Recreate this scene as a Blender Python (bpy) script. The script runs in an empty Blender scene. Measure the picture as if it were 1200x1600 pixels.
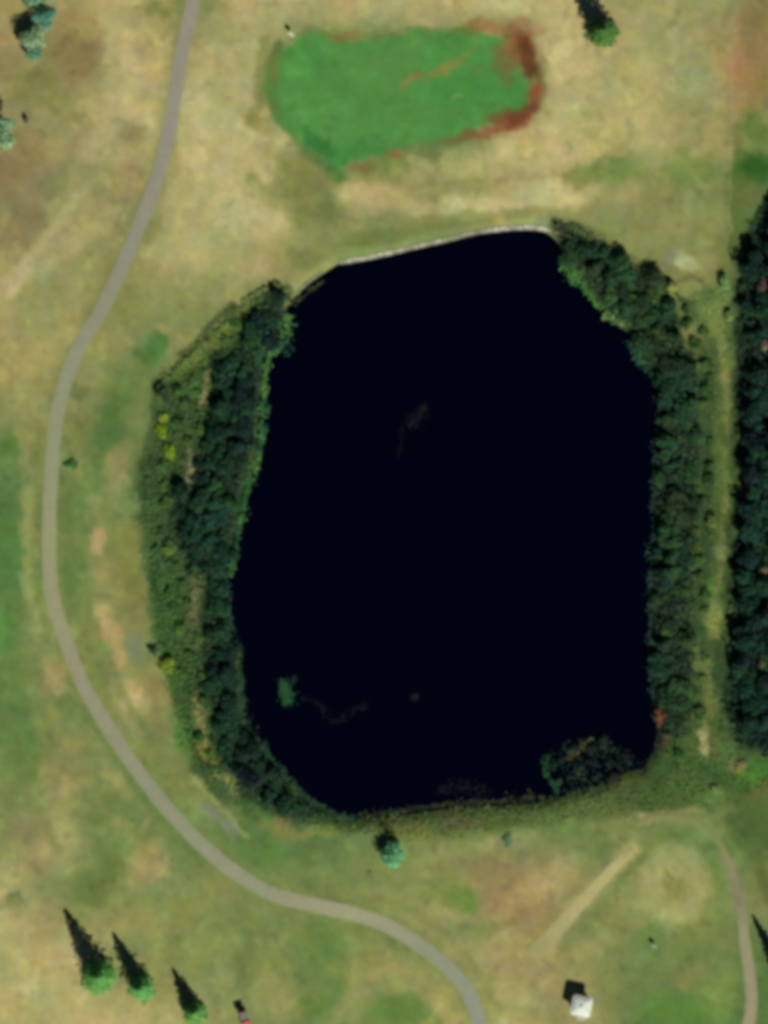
import bpy, math, random
import numpy as np
from mathutils import Vector

random.seed(11)
RS = np.random.RandomState(11)
scene = bpy.context.scene
PI = math.pi

# ------------------------------------------------------------------ camera, sky, sun, exposure
PX = 0.1                                   # metres per pixel of the 1200 x 1600 survey picture
CAM_H = 1500.0
cam = bpy.data.cameras.new("camera")
cam_ob = bpy.data.objects.new("camera", cam)
scene.collection.objects.link(cam_ob)
cam_ob.location = (0, 0, CAM_H)
cam.sensor_fit = 'VERTICAL'
cam.sensor_height = 24
cam.lens = 24 * CAM_H / 160.0
cam.clip_start = 10
cam.clip_end = 80000
scene.camera = cam_ob

SUN_EL = math.radians(42)
SUN_DIR = Vector((0.462 * math.cos(SUN_EL), -0.887 * math.cos(SUN_EL), math.sin(SUN_EL)))   # towards the sun
world = bpy.data.worlds.new("World")
scene.world = world
world.use_nodes = True
wn = world.node_tree
sky = wn.nodes.new('ShaderNodeTexSky')
sky.sky_type = 'NISHITA'
sky.sun_disc = False
sky.sun_elevation = SUN_EL
sky.sun_rotation = math.atan2(SUN_DIR.x, SUN_DIR.y)
sky.altitude = 6000
sky.air_density = 1.0
sky.dust_density = 0.0
sky.ozone_density = 5.0
bg = wn.nodes['Background']
bg.inputs['Strength'].default_value = 0.05
wn.links.new(sky.outputs[0], bg.inputs[0])
sun = bpy.data.lights.new("sun", 'SUN')
sun.energy = 5.0
sun.angle = math.radians(0.5)
sun.color = (1.0, 0.965, 0.90)
sun_ob = bpy.data.objects.new("sun", sun)
scene.collection.objects.link(sun_ob)
sun_ob.rotation_euler = SUN_DIR.to_track_quat('Z', 'Y').to_euler()
scene.view_settings.view_transform = 'Standard'
scene.view_settings.look = 'None'
scene.view_settings.exposure = 0.0
scene.view_settings.gamma = 1
scene.cycles.filter_width = 5.0            # the survey camera's soft optics
scene.cycles.max_bounces = 5
scene.cycles.diffuse_bounces = 3
KF = np.array([1.12, 1.13, 1.14])                                  # light leaving a flat sunlit surface of albedo 1 (calibrated)

# ------------------------------------------------------------------ helpers
def lin(c):
    c = np.asarray(c, float) / 255.0
    return np.where(c <= 0.04045, c / 12.92, ((c + 0.055) / 1.055) ** 2.4)

def P(px, py, z=0.0):
    return Vector(((px - 600) * PX, (800 - py) * PX, z))

def to_px(X, Y):
    return X / PX + 600, 800 - Y / PX

def hsh(ix, iy, seed):
    n = (ix.astype(np.int64) * 374761393 + iy.astype(np.int64) * 668265263 + seed * 974634777) & 0x7fffffff
    n = ((n ^ (n >> 13)) * 1274126177) & 0x7fffffff
    n = (n ^ (n >> 16)) & 0xffff
    return n / 65535.0

def vnoise(x, y, seed=0):
    ix = np.floor(x); iy = np.floor(y)
    fx = x - ix; fy = y - iy
    fx = fx * fx * (3 - 2 * fx); fy = fy * fy * (3 - 2 * fy)
    a = hsh(ix, iy, seed); b = hsh(ix + 1, iy, seed); c = hsh(ix, iy + 1, seed); d = hsh(ix + 1, iy + 1, seed)
    return (a * (1 - fx) + b * fx) * (1 - fy) + (c * (1 - fx) + d * fx) * fy

def fbm(x, y, seed=0, octv=4):
    r = 0; a = 0.5; t = 0
    for k in range(octv):
        r = r + a * (vnoise(x * 2 ** k, y * 2 ** k, seed + k * 17) * 2 - 1); t += a; a *= 0.55
    return r / t

def sdf(x, y, poly):
    """signed distance to a closed polygon, negative inside"""
    p = np.asarray(poly, float); n = len(p)
    d = np.full(x.shape, 1e18); inside = np.zeros(x.shape, bool)
    for i in range(n):
        ax, ay = p[i]; bx, by = p[(i + 1) % n]
        ex, ey = bx - ax, by - ay
        t = np.clip(((x - ax) * ex + (y - ay) * ey) / (ex * ex + ey * ey + 1e-9), 0, 1)
        d = np.minimum(d, (x - ax - t * ex) ** 2 + (y - ay - t * ey) ** 2)
        c = ((ay > y) != (by > y))
        with np.errstate(divide='ignore', invalid='ignore'):
            xi = (bx - ax) * (y - ay) / ((by - ay) if by != ay else 1e-9) + ax
        inside ^= c & (x < xi)
    d = np.sqrt(d)
    return np.where(inside, -d, d)

def sstep(a, b, v):
    t = np.clip((v - a) / (b - a), 0, 1)
    return t * t * (3 - 2 * t)

def tag(o, label=None, cat=None, group=None, kind=None):
    if label: o['label'] = label
    if cat: o['category'] = cat
    if group: o['group'] = group
    if kind: o['kind'] = kind
    return o

def mesh_from(name, V, F, col=None, mat=None, parent=None, smooth=False):
    """V (n,3); F (m,4) or (m,3) index arrays; col (n,3) linear"""
    V = np.asarray(V, np.float32); F = np.asarray(F, np.int32)
    me = bpy.data.meshes.new(name)
    k = F.shape[1]
    me.vertices.add(len(V)); me.vertices.foreach_set('co', V.ravel())
    me.loops.add(F.size); me.loops.foreach_set('vertex_index', F.ravel())
    me.polygons.add(len(F))
    me.polygons.foreach_set('loop_start', np.arange(0, F.size, k, dtype=np.int32))
    me.polygons.foreach_set('loop_total', np.full(len(F), k, np.int32))
    if smooth: me.polygons.foreach_set('use_smooth', np.ones(len(F), bool))
    if col is not None:
        a = me.color_attributes.new('tint', 'FLOAT_COLOR', 'POINT')
        c4 = np.ones((len(V), 4), np.float32); c4[:, :3] = col
        a.data.foreach_set('color', c4.ravel())
    me.update(calc_edges=True)
    if mat: me.materials.append(mat)
    o = bpy.data.objects.new(name, me)
    scene.collection.objects.link(o)
    if parent: o.parent = parent
    return o

def poly_mesh(name, V, F, mat, parent=None, smooth=False):
    me = bpy.data.meshes.new(name); me.from_pydata([tuple(v) for v in V], [], F); me.update()
    if smooth:
        for p in me.polygons: p.use_smooth = True
    me.materials.append(mat)
    o = bpy.data.objects.new(name, me); scene.collection.objects.link(o)
    if parent: o.parent = parent
    return o

class MB:
    def __init__(s): s.V = []; s.F = []
    def box(s, c, size, rz=0, taper=1.0, tilt=0):
        b = len(s.V); ca, sa = math.cos(rz), math.sin(rz); ct, st = math.cos(tilt), math.sin(tilt)
        for z in (-.5, .5):
            for x, y in ((-.5, -.5), (.5, -.5), (.5, .5), (-.5, .5)):
                k = taper if z > 0 else 1.0
                X, Y, Z = x * size[0] * k, y * size[1] * k, z * size[2]
                Y, Z = Y * ct - Z * st, Y * st + Z * ct
                s.V.append((c[0] + X * ca - Y * sa, c[1] + X * sa + Y * ca, c[2] + Z))
        s.F += [[b, b+3, b+2, b+1], [b+4, b+5, b+6, b+7], [b, b+1, b+5, b+4], [b+1, b+2, b+6, b+5], [b+2, b+3, b+7, b+6], [b+3, b, b+4, b+7]]
        return s
    def tube(s, p0, p1, r0, r1, n=8):
        p0, p1 = Vector(p0), Vector(p1); d = (p1 - p0).normalized()
        u = d.orthogonal().normalized(); w = d.cross(u); b = len(s.V)
        for p, r in ((p0, r0), (p1, r1)):
            for k in range(n):
                a = 2 * PI * k / n; q = p + (u * math.cos(a) + w * math.sin(a)) * r; s.V.append(tuple(q))
        for k in range(n):
            s.F.append([b + k, b + (k + 1) % n, b + n + (k + 1) % n, b + n + k])
        s.F.append([b + k for k in range(n)][::-1]); s.F.append([b + n + k for k in range(n)])
        return s
    def build(s, name, mat, parent=None): return poly_mesh(name, s.V, s.F, mat, parent)

def empty(name, loc, rz=0):
    o = bpy.data.objects.new(name, None); o.location = loc; o.rotation_euler = (0, 0, rz)
    o.empty_display_size = 0.5; scene.collection.objects.link(o); return o

# ------------------------------------------------------------------ materials
def new_mat(name):
    m = bpy.data.materials.new(name); m.use_nodes = True
    return m, m.node_tree, m.node_tree.nodes['Principled BSDF']

def ground_mat(name, lo=0.86, hi=1.14, rough=0.95, coarse=0.55, fine=3.5, bump=0.25):
    """colour attribute times two scales of procedural mottling, with a little relief"""
    m, nt, b = new_mat(name); N = nt.nodes; L = nt.links
    at = N.new('ShaderNodeAttribute'); at.attribute_name = 'tint'
    geo = N.new('ShaderNodeNewGeometry')
    n1 = N.new('ShaderNodeTexNoise'); n1.inputs['Scale'].default_value = coarse; n1.inputs['Detail'].default_value = 6; n1.inputs['Roughness'].default_value = 0.6
    n2 = N.new('ShaderNodeTexNoise'); n2.inputs['Scale'].default_value = fine; n2.inputs['Detail'].default_value = 4
    L.new(geo.outputs['Position'], n1.inputs['Vector']); L.new(geo.outputs['Position'], n2.inputs['Vector'])
    r1 = N.new('ShaderNodeMapRange'); r1.inputs[1].default_value = 0.25; r1.inputs[2].default_value = 0.75; r1.inputs[3].default_value = lo; r1.inputs[4].default_value = hi
    r2 = N.new('ShaderNodeMapRange'); r2.inputs[1].default_value = 0.25; r2.inputs[2].default_value = 0.75; r2.inputs[3].default_value = lo; r2.inputs[4].default_value = hi
    L.new(n1.outputs['Fac'], r1.inputs[0]); L.new(n2.outputs['Fac'], r2.inputs[0])
    mu = N.new('ShaderNodeMath'); mu.operation = 'MULTIPLY'; L.new(r1.outputs[0], mu.inputs[0]); L.new(r2.outputs[0], mu.inputs[1])
    vm = N.new('ShaderNodeVectorMath'); vm.operation = 'SCALE'; L.new(at.outputs['Color'], vm.inputs[0]); L.new(mu.outputs[0], vm.inputs['Scale'])
    L.new(vm.outputs[0], b.inputs['Base Color'])
    b.inputs['Roughness'].default_value = rough; b.inputs['Specular IOR Level'].default_value = 0.15
    bp = N.new('ShaderNodeBump'); bp.inputs['Strength'].default_value = bump; bp.inputs['Distance'].default_value = 0.06
    L.new(n2.outputs['Fac'], bp.inputs['Height']); L.new(bp.outputs[0], b.inputs['Normal'])
    return m

def leaf_mat(name='foliage'):
    m, nt, b = new_mat(name); N = nt.nodes; L = nt.links
    at = N.new('ShaderNodeAttribute'); at.attribute_name = 'tint'
    oi = N.new('ShaderNodeObjectInfo')
    vm = N.new('ShaderNodeVectorMath'); vm.operation = 'MULTIPLY'
    L.new(at.outputs['Color'], vm.inputs[0]); L.new(oi.outputs['Color'], vm.inputs[1])
    L.new(vm.outputs[0], b.inputs['Base Color'])
    b.inputs['Roughness'].default_value = 0.7; b.inputs['Specular IOR Level'].default_value = 0.2
    return m

def plain_mat(name, rgb, rough=0.6, metal=0, vary=0.12, scale=6.0, spec=0.4):
    m, nt, b = new_mat(name); N = nt.nodes; L = nt.links
    tc = N.new('ShaderNodeTexCoord'); n = N.new('ShaderNodeTexNoise'); n.inputs['Scale'].default_value = scale; n.inputs['Detail'].default_value = 5
    L.new(tc.outputs['Object'], n.inputs['Vector'])
    r = N.new('ShaderNodeMapRange'); r.inputs[1].default_value = 0.3; r.inputs[2].default_value = 0.7; r.inputs[3].default_value = 1 - vary; r.inputs[4].default_value = 1 + vary
    L.new(n.outputs['Fac'], r.inputs[0])
    vm = N.new('ShaderNodeVectorMath'); vm.operation = 'SCALE'; vm.inputs[0].default_value = rgb; L.new(r.outputs[0], vm.inputs['Scale'])
    L.new(vm.outputs[0], b.inputs['Base Color'])
    b.inputs['Roughness'].default_value = rough; b.inputs['Metallic'].default_value = metal; b.inputs['Specular IOR Level'].default_value = spec
    return m

M_ground = ground_mat('ground_turf', 0.90, 1.10)
M_green = ground_mat('short_turf', 0.95, 1.05, bump=0.1)
M_path = ground_mat('path_gravel', 0.95, 1.05, coarse=1.2, fine=8, bump=0.15)
M_leaf = leaf_mat()
M_bark = plain_mat('bark', (0.09, 0.065, 0.045), 0.9)
M_stone = ground_mat('pale_stone', 0.85, 1.15, coarse=2.0, fine=9)
M_white = plain_mat('white_sheet', (0.56, 0.61, 0.49), 0.6, vary=0.10, scale=1.2)
M_wall = plain_mat('cream_boards', (0.55, 0.46, 0.34), 0.7)
M_door = plain_mat('door_paint', (0.20, 0.22, 0.18), 0.6)
M_conc = plain_mat('concrete_pad', (0.40, 0.36, 0.28), 0.9)
M_red = plain_mat('red_paint', (0.62, 0.09, 0.065), 0.35)
M_grey = plain_mat('grey_canopy', (0.17, 0.15, 0.12), 0.5)
M_black = plain_mat('rubber', (0.015, 0.015, 0.015), 0.8)
M_metal = plain_mat('dull_metal', (0.20, 0.20, 0.20), 0.5, 0.4)
M_seat = plain_mat('brown_seat', (0.20, 0.13, 0.08), 0.6)
M_sign = plain_mat('sign_board', (0.50, 0.52, 0.38), 0.5)
M_sign2 = plain_mat('weathered_board', (0.20, 0.28, 0.17), 0.6)
mw, nt, b = new_mat('pond_water')
b.inputs['Base Color'].default_value = (0.0003, 0.0004, 0.004, 1); b.inputs['Roughness'].default_value = 0.12; b.inputs['IOR'].default_value = 1.33
nz = nt.nodes.new('ShaderNodeTexNoise'); nz.inputs['Scale'].default_value = 0.9; nz.inputs['Detail'].default_value = 6
ge = nt.nodes.new('ShaderNodeNewGeometry'); nt.links.new(ge.outputs['Position'], nz.inputs['Vector'])
bp = nt.nodes.new('ShaderNodeBump'); bp.inputs['Strength'].default_value = 0.25; bp.inputs['Distance'].default_value = 0.03
nt.links.new(nz.outputs['Fac'], bp.inputs['Height']); nt.links.new(bp.outputs[0], b.inputs['Normal'])
M_water = mw

# ------------------------------------------------------------------ outlines (survey pixels)
POND = [(457,470),(490,440),(530,414),(600,401),(680,381),(750,366),(800,359),(850,363),(868,378),(880,400),(893,425),(930,468),(950,500),(985,525),(1000,565),(1030,600),(1033,640),(1022,700),(1020,760),(1022,830),(1015,900),(1018,960),(1015,1030),(1020,1090),(1025,1120),(1022,1165),(1005,1198),(975,1205),(955,1220),(900,1235),(870,1245),(835,1253),(780,1257),(700,1262),(620,1272),(560,1280),(510,1268),(470,1238),(435,1200),(400,1155),(380,1120),(378,1060),(370,1010),(355,960),(352,905),(365,850),(375,790),(390,740),(402,710),(405,650),(410,600),(413,560),(430,520),(440,495)]
WEST_ROUGH = [(458,462),(430,447),(395,460),(340,520),(290,560),(245,602),(235,680),(212,745),(213,820),(228,900),(243,1000),(268,1100),(296,1205),(330,1240),(400,1275),(480,1295),(570,1300),(560,1282),(510,1270),(470,1240),(435,1200),(400,1155),(378,1060),(355,960),(352,905),(375,790),(402,710),(410,600),(415,555),(440,500)]
WEST_THICK = [(452,458),(428,452),(400,490),(375,530),(345,575),(330,640),(318,690),(300,735),(268,775),(262,830),(290,870),(318,905),(318,1000),(322,1080),(338,1140),(348,1200),(385,1240),(440,1268),(520,1280),(545,1276),(500,1262),(460,1235),(430,1200),(395,1155),(372,1100),(366,1010),(350,960),(348,900),(360,850),(370,790),(385,740),(398,700),(402,600),(412,556),(440,500)]
EAST_THICK = [(868,352),(905,360),(960,398),(1025,437),(1050,475),(1072,530),(1090,620),(1094,720),(1088,800),(1082,900),(1076,980),(1082,1080),(1078,1130),(1050,1160),(1030,1165),(1024,1100),(1018,1030),(1020,960),(1018,900),(1025,830),(1024,740),(1036,640),(1034,600),(1005,562),(990,522),(955,495),(935,465),(900,425),(884,395),(872,372)]
WOOD = [(1152,452),(1160,400),(1180,345),(1202,308),(1275,285),(1275,1185),(1200,1178),(1150,1165),(1135,1120),(1136,1000),(1150,880),(1158,760),(1158,660),(1150,560)]
PENIN = [(852,1210),(862,1182),(895,1160),(945,1155),(985,1175),(1000,1198),(960,1225),(905,1242),(868,1245)]
SOUTH_ROUGH = [(480,1290),(560,1276),(620,1268),(700,1258),(780,1253),(870,1243),(960,1222),(1010,1195),(1035,1165),(1085,1140),(1140,1165),(1215,1185),(1215,1230),(1150,1260),(1080,1262),(1000,1270),(930,1285),(850,1290),(760,1305),(660,1310),(560,1302)]
STRIP = [(1060,465),(1110,452),(1150,440),(1155,560),(1160,680),(1160,800),(1150,900),(1136,1000),(1136,1120),(1150,1170),(1080,1150),(1085,1000),(1092,880),(1098,760),(1098,600),(1082,520)]
GREEN = [(408,130),(412,100),(432,78),(470,52),(486,42),(512,54),(560,60),(620,52),(650,40),(700,46),(745,44),(795,56),(815,95),(832,135),(828,172),(795,195),(745,210),(665,226),(605,240),(570,256),(545,262),(528,280),(512,258),(480,240),(452,210),(428,190),(412,165)]
PATH = [(322,-60),(308,-20),(298,20),(285,80),(275,140),(267,190),(255,245),(236,305),(211,368),(185,430),(155,490),(125,540),(104,590),(91,640),(83,700),(79,760),(77,830),(78,900),(86,950),(106,1010),(130,1070),(165,1130),(205,1190),(250,1250),(300,1305),(350,1350),(400,1384),(440,1402),(500,1416),(560,1430),(610,1449),(660,1480),(700,1512),(728,1545),(744,1580),(752,1620),(756,1660)]
TRACK = [(1165,1660),(1168,1610),(1174,1570),(1172,1530),(1166,1490),(1160,1440),(1154,1405),(1147,1375),(1138,1345),(1122,1314),(1096,1288),(1060,1276),(1020,1277),(995,1290),(972,1335),(945,1362),(915,1395),(880,1440),(845,1485)]

# ------------------------------------------------------------------ ground height and ground colour
WATER_Z = -0.7
def height(x, y):
    d = sdf(x, y, POND) * PX
    h = -1.6 + 1.6 * sstep(-2.0, 2.2, d) - 0.0
    h = h + 0.10 * fbm(x / 90, y / 90, 5, 3) * sstep(0.5, 6, d)
    return h

PAL = {'S': (184,168,114), 's': (192,178,122), 't': (150,133,88), 'o': (160,150,97), 'O': (138,138,82), 'g': (118,132,76),
       'G': (94,118,66), 'd': (50,72,38), 'b': (158,125,84), 'K': (24,34,28), 'r': (84,104,54), 'e': (132,138,82)}
ROWS = ["toSOSSSSsSoot",
        "ttSSSGGGGSSob",
        "toSsSGGGSSSoO",
        "totsSOooSSOOG",
        "ooOSoOgGGGOOd",
        "ooOOeOKKKKrOd",
        "oogrrKKKKKKrd",
        "gOGorKKKKKKrd",
        "GegorKKKKKKrd",
        "GgOerKKKKKKrd",
        "gOOerKKKKKKrd",
        "GgoOrrKKKKKrd",
        "gOeOrrKKKrKrr",
        "eoggGGgeoeegr",
        "SeeeegeoboOeg",
        "SSOeegeoooggG",
        "SSSoegOoSoGGG"]
BASE = np.array([[PAL[c] for c in r] for r in ROWS], float)

def base_col(x, y):
    wx = x + 28 * fbm(x / 60, y / 60, 31, 3); wy = y + 28 * fbm(x / 60, y / 60, 47, 3)
    gx = np.clip(wx / 100, 0, 11.999); gy = np.clip(wy / 100, 0, 15.999)
    ix = gx.astype(int); iy = gy.astype(int)
    fx = (gx - ix)[..., None]; fy = (gy - iy)[..., None]
    fx = fx * fx * (3 - 2 * fx); fy = fy * fy * (3 - 2 * fy)
    return (BASE[iy, ix] * (1 - fx) + BASE[iy, ix + 1] * fx) * (1 - fy) + (BASE[iy + 1, ix] * (1 - fx) + BASE[iy + 1, ix + 1] * fx) * fy

# worn, dry, lush and bare patches: x, y, rx, ry, angle, colour, strength
BLOBS = [
 # north-west field
 (25,20,60,50,0,(170,150,95),.7),(105,60,38,60,10,(142,120,76),.8),(135,95,28,45,20,(138,115,75),.7),(60,130,40,40,0,(132,128,68),.6),
 (95,160,45,22,40,(135,135,75),.6),(75,180,30,40,0,(155,138,88),.4),(20,260,60,40,-30,(140,118,78),.7),(55,300,22,60,30,(140,122,84),.6),
 (130,225,60,30,-40,(150,140,100),.6),(90,280,35,22,-50,(120,120,76),.6),(150,35,40,30,0,(185,165,105),.5),(240,12,28,16,0,(120,128,66),.7),
 (180,190,40,30,30,(172,152,104),.4),(200,205,35,22,0,(140,134,86),.35),(225,85,20,18,0,(150,135,95),.5),(210,213,22,14,0,(128,122,70),.5),
 (140,270,40,30,0,(150,150,92),.4),(190,340,30,60,30,(180,160,108),.4),(90,370,70,22,-45,(180,162,112),.7),(20,440,50,14,-50,(186,165,118),.8),
 (45,405,30,10,-50,(188,168,122),.7),(30,360,40,25,-40,(138,118,80),.7),(80,430,35,22,0,(158,145,100),.5),(120,350,15,40,0,(165,155,100),.4),
 (60,500,60,30,0,(166,156,98),.6),(50,560,70,25,0,(170,158,96),.7),(30,610,60,18,0,(150,146,84),.6),(150,410,40,25,-50,(160,152,98),.4),
 # between path and pond
 (340,230,60,70,20,(190,176,120),.55),(300,330,50,60,0,(184,170,114),.6),(380,320,60,35,-30,(192,178,124),.7),(350,400,60,25,-30,(182,168,112),.6),
 (430,230,40,45,45,(186,174,120),.6),(400,190,22,16,0,(140,130,78),.6),(250,400,40,40,0,(168,158,104),.4),(330,440,60,22,-35,(150,148,88),.5),
 (400,410,50,18,-20,(184,160,112),.6),(450,390,30,30,0,(150,148,88),.6),(440,290,25,40,30,(122,130,72),.6),(500,310,40,35,0,(118,120,72),.6),(465,300,22,22,0,(112,124,64),.5),
 (515,325,22,18,0,(96,116,60),.6),(580,305,48,28,0,(188,168,116),.8),(555,335,30,22,0,(180,162,112),.7),(650,330,28,22,20,(126,132,72),.6),(620,300,20,12,0,(170,160,100),.5),
 (600,370,90,14,-10,(120,128,66),.7),(480,410,28,18,-30,(118,124,66),.6),(560,375,40,14,0,(110,122,62),.6),(740,350,60,10,-8,(120,120,66),.6),
 (770,320,90,16,-4,(192,176,122),.8),(860,300,50,30,-20,(196,180,124),.6),(800,277,80,9,-4,(156,138,88),.35),(730,300,30,20,0,(140,138,84),.6),(740,262,70,12,-6,(178,168,104),.6),
 (620,250,60,12,-8,(120,118,64),.6),(600,268,45,20,-10,(112,128,62),.7),(660,270,40,14,0,(170,162,104),.4),
 # north-east field
 (870,60,40,60,0,(194,182,126),.6),(900,150,40,60,0,(186,174,116),.5),(985,70,40,60,30,(170,158,100),.5),(1060,60,40,40,0,(150,146,100),.6),(1020,35,30,30,0,(176,166,112),.5),
 (1000,130,30,50,0,(186,176,108),.6),(950,215,60,22,-25,(184,172,104),.6),(1070,120,45,60,0,(148,145,100),.5),(928,183,16,9,20,(135,128,76),.7),(890,235,8,8,0,(120,130,80),.6),
 (955,262,60,24,-8,(108,130,66),.8),(905,275,26,20,0,(112,128,66),.6),(1080,262,50,30,0,(112,134,66),.7),(1010,245,20,20,0,(168,158,100),.6),(975,310,35,25,-30,(168,152,100),.6),
 (1010,345,45,22,30,(146,140,90),.4),(1100,330,36,60,0,(136,140,84),.6),(920,330,35,16,0,(138,138,84),.6),(1072,412,30,10,40,(182,184,136),.8),(1045,402,14,16,0,(138,140,108),.6),(1098,405,14,30,0,(150,148,98),.6),
 (1165,60,35,60,0,(150,118,80),.6),(1160,115,18,40,-10,(172,130,92),.7),(1185,30,26,40,0,(124,112,62),.6),(1180,130,26,60,0,(140,115,68),.5),(1150,170,10,30,0,(160,130,90),.5),
 (1180,205,36,24,30,(88,112,48),.8),(1180,262,40,28,0,(44,88,28),.9),(1150,250,14,50,0,(70,104,38),.6),(1165,300,22,20,0,(96,102,56),.7),(1148,350,14,60,0,(84,108,50),.7),(1150,220,12,14,0,(130,122,76),.6),
 # left of the path
 (40,650,50,22,30,(146,142,84),.5),(45,690,16,30,-20,(158,154,96),.6),(8,700,22,30,0,(96,128,60),.8),(12,800,30,70,0,(82,122,64),.8),(15,870,26,50,0,(84,124,62),.7),(48,800,16,90,0,(140,144,84),.6),(45,900,16,80,0,(132,140,76),.6),
 (8,980,14,50,0,(92,138,62),.8),(60,970,22,50,0,(138,142,84),.5),(15,1060,26,50,0,(108,126,64),.6),(85,1050,16,28,-20,(170,150,98),.75),(90,1080,20,16,0,(172,146,98),.5),
 (30,1080,40,20,40,(128,138,76),.5),(20,1140,40,40,0,(98,118,60),.6),(90,1150,40,22,40,(126,128,74),.6),(110,1105,22,16,0,(104,122,64),.7),(105,1170,16,28,30,(154,142,86),.5),(40,1190,40,40,0,(100,128,62),.6),
 (110,1230,24,36,-10,(172,156,100),.7),(80,1210,16,26,0,(150,142,86),.5),(95,1310,34,36,-20,(180,164,106),.8),(60,1340,40,22,30,(172,148,100),.6),(35,1300,34,26,0,(130,124,88),.7),(185,1225,16,24,-45,(168,156,98),.75),
 (150,1260,40,40,20,(104,124,66),.5),(160,1300,50,22,30,(110,126,64),.5),(190,1290,22,12,0,(152,146,86),.6),(228,1285,20,8,-45,(160,152,98),.6),(232,1352,36,36,0,(178,156,104),.75),(225,1375,22,18,0,(172,138,94),.5),
 (150,1380,36,50,20,(104,118,60),.7),(175,1350,26,36,0,(106,122,64),.6),(100,1400,22,30,0,(128,132,80),.5),(20,1412,26,18,0,(108,122,68),.7),(22,1400,8,6,0,(80,96,56),.6),(30,1360,40,16,0,(166,142,96),.5),
 (60,1440,50,40,0,(166,150,100),.6),(30,1500,60,50,30,(184,170,108),.7),(80,1560,60,40,0,(182,168,108),.6),(20,1590,50,30,0,(172,158,96),.5),(215,1440,40,24,10,(158,148,88),.6),(185,1460,20,16,0,(166,152,92),.5),
 (300,1420,60,40,-40,(138,142,80),.6),(370,1450,40,40,-30,(116,128,66),.6),(330,1480,60,26,0,(142,144,80),.6),(280,1500,50,26,0,(140,140,78),.6),(260,1540,40,30,0,(134,134,80),.5),(345,1540,22,24,0,(158,150,94),.6),
 (400,1500,40,30,0,(112,124,64),.6),(470,1420,30,20,0,(150,148,88),.5),(505,1470,50,26,10,(104,130,60),.7),(520,1520,50,40,20,(102,128,58),.6),(420,1550,34,40,0,(160,148,92),.6),(440,1580,30,24,0,(166,152,96),.5),(500,1580,30,22,0,(96,124,50),.6),
 (570,1480,60,18,10,(138,140,78),.5),(590,1515,90,26,0,(156,148,88),.7),(640,1545,50,40,0,(150,144,86),.5),(620,1580,50,26,0,(104,132,60),.85),(560,1560,26,40,0,(164,156,96),.6),(665,1590,10,8,0,(80,120,52),.6),(700,1570,26,36,0,(152,150,84),.5),(690,1590,24,22,0,(170,164,96),.5),
 # between path and west rough
 (155,470,24,14,-40,(150,150,88),.4),(155,545,9,20,0,(178,164,106),.7),(180,530,22,30,0,(150,148,88),.4),(248,545,26,34,35,(78,120,58),.85),(262,515,20,8,45,(176,152,98),.7),(275,540,14,10,45,(168,150,102),.5),(265,570,30,18,-30,(150,142,92),.5),
 (125,610,22,14,0,(96,110,60),.7),(200,600,40,22,-30,(104,128,64),.7),(175,660,30,60,30,(80,112,56),.8),(125,670,24,40,0,(122,128,68),.6),(110,725,10,14,0,(64,108,48),.5),(155,740,22,40,0,(96,126,64),.6),
 (210,650,16,40,20,(128,132,82),.5),(190,720,20,36,20,(150,138,92),.75),(180,770,18,30,0,(160,144,96),.6),(150,790,12,20,0,(146,144,88),.5),(115,800,26,60,0,(98,124,62),.6),(155,845,13,26,0,(184,156,108),.85),(158,895,18,28,0,(162,148,92),.7),
 (200,850,26,50,10,(128,130,72),.7),(110,900,20,40,0,(92,120,60),.7),(200,910,22,40,0,(120,122,58),.6),(215,950,22,40,0,(140,126,74),.6),(160,960,16,20,-20,(192,172,112),.85),(175,995,14,30,-30,(190,162,106),.85),(185,1025,14,18,0,(184,158,100),.75),
 (207,1082,16,26,-10,(196,168,114),.85),(222,1118,12,12,-45,(178,150,100),.6),(216,1014,13,22,-10,(122,128,98),.7),(240,1080,14,40,-20,(136,122,76),.6),(235,1140,20,40,-30,(132,124,74),.6),(150,1030,16,50,-25,(112,124,64),.6),(160,1080,20,40,-30,(108,128,64),.6),
 (230,1180,50,22,50,(134,138,72),.6),(270,1210,30,40,-40,(122,130,70),.5),(262,1160,14,30,-20,(126,126,78),.5),
 # south of the pond
 (330,1265,36,7,50,(132,140,100),.5),(350,1290,40,5,48,(130,140,96),.5),(345,1262,60,5,50,(138,148,90),.6),(420,1330,60,24,10,(90,126,60),.8),(440,1295,60,10,15,(150,140,70),.6),(400,1275,28,10,30,(92,126,56),.6),(495,1300,34,12,0,(140,138,72),.7),(450,1360,50,18,20,(126,138,78),.5),
 (560,1350,50,30,0,(124,138,78),.5),(690,1332,8,12,0,(158,154,104),.8),(660,1350,30,14,0,(130,138,74),.5),(620,1395,50,26,0,(134,138,78),.5),(700,1390,50,30,0,(112,132,66),.6),(725,1405,26,18,0,(98,134,58),.7),(750,1350,50,20,0,(128,120,76),.6),
 (800,1330,40,16,0,(122,120,76),.6),(800,1370,60,22,-20,(144,134,84),.5),(850,1380,48,26,-30,(178,154,104),.85),(875,1350,26,14,20,(162,144,96),.6),(815,1402,36,14,0,(166,152,98),.6),(830,1430,50,16,-10,(136,128,84),.5),
 (900,1300,70,14,-6,(112,128,68),.7),(945,1330,22,26,0,(92,120,62),.7),(880,1320,50,14,0,(124,126,70),.5),(790,1480,44,26,0,(166,158,100),.8),(820,1510,40,24,0,(158,146,96),.6),(860,1540,30,30,0,(146,132,86),.6),(740,1450,40,20,0,(116,128,66),.5),
 (790,1570,50,30,0,(168,162,96),.7),(850,1590,50,18,0,(138,132,80),.5),(760,1540,14,40,-30,(126,132,70),.5),(940,1430,40,40,0,(118,130,68),.6),(985,1380,14,50,-10,(104,128,62),.7),(930,1510,60,26,0,(132,134,76),.5),(960,1560,50,30,0,(130,134,78),.5),
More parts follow.
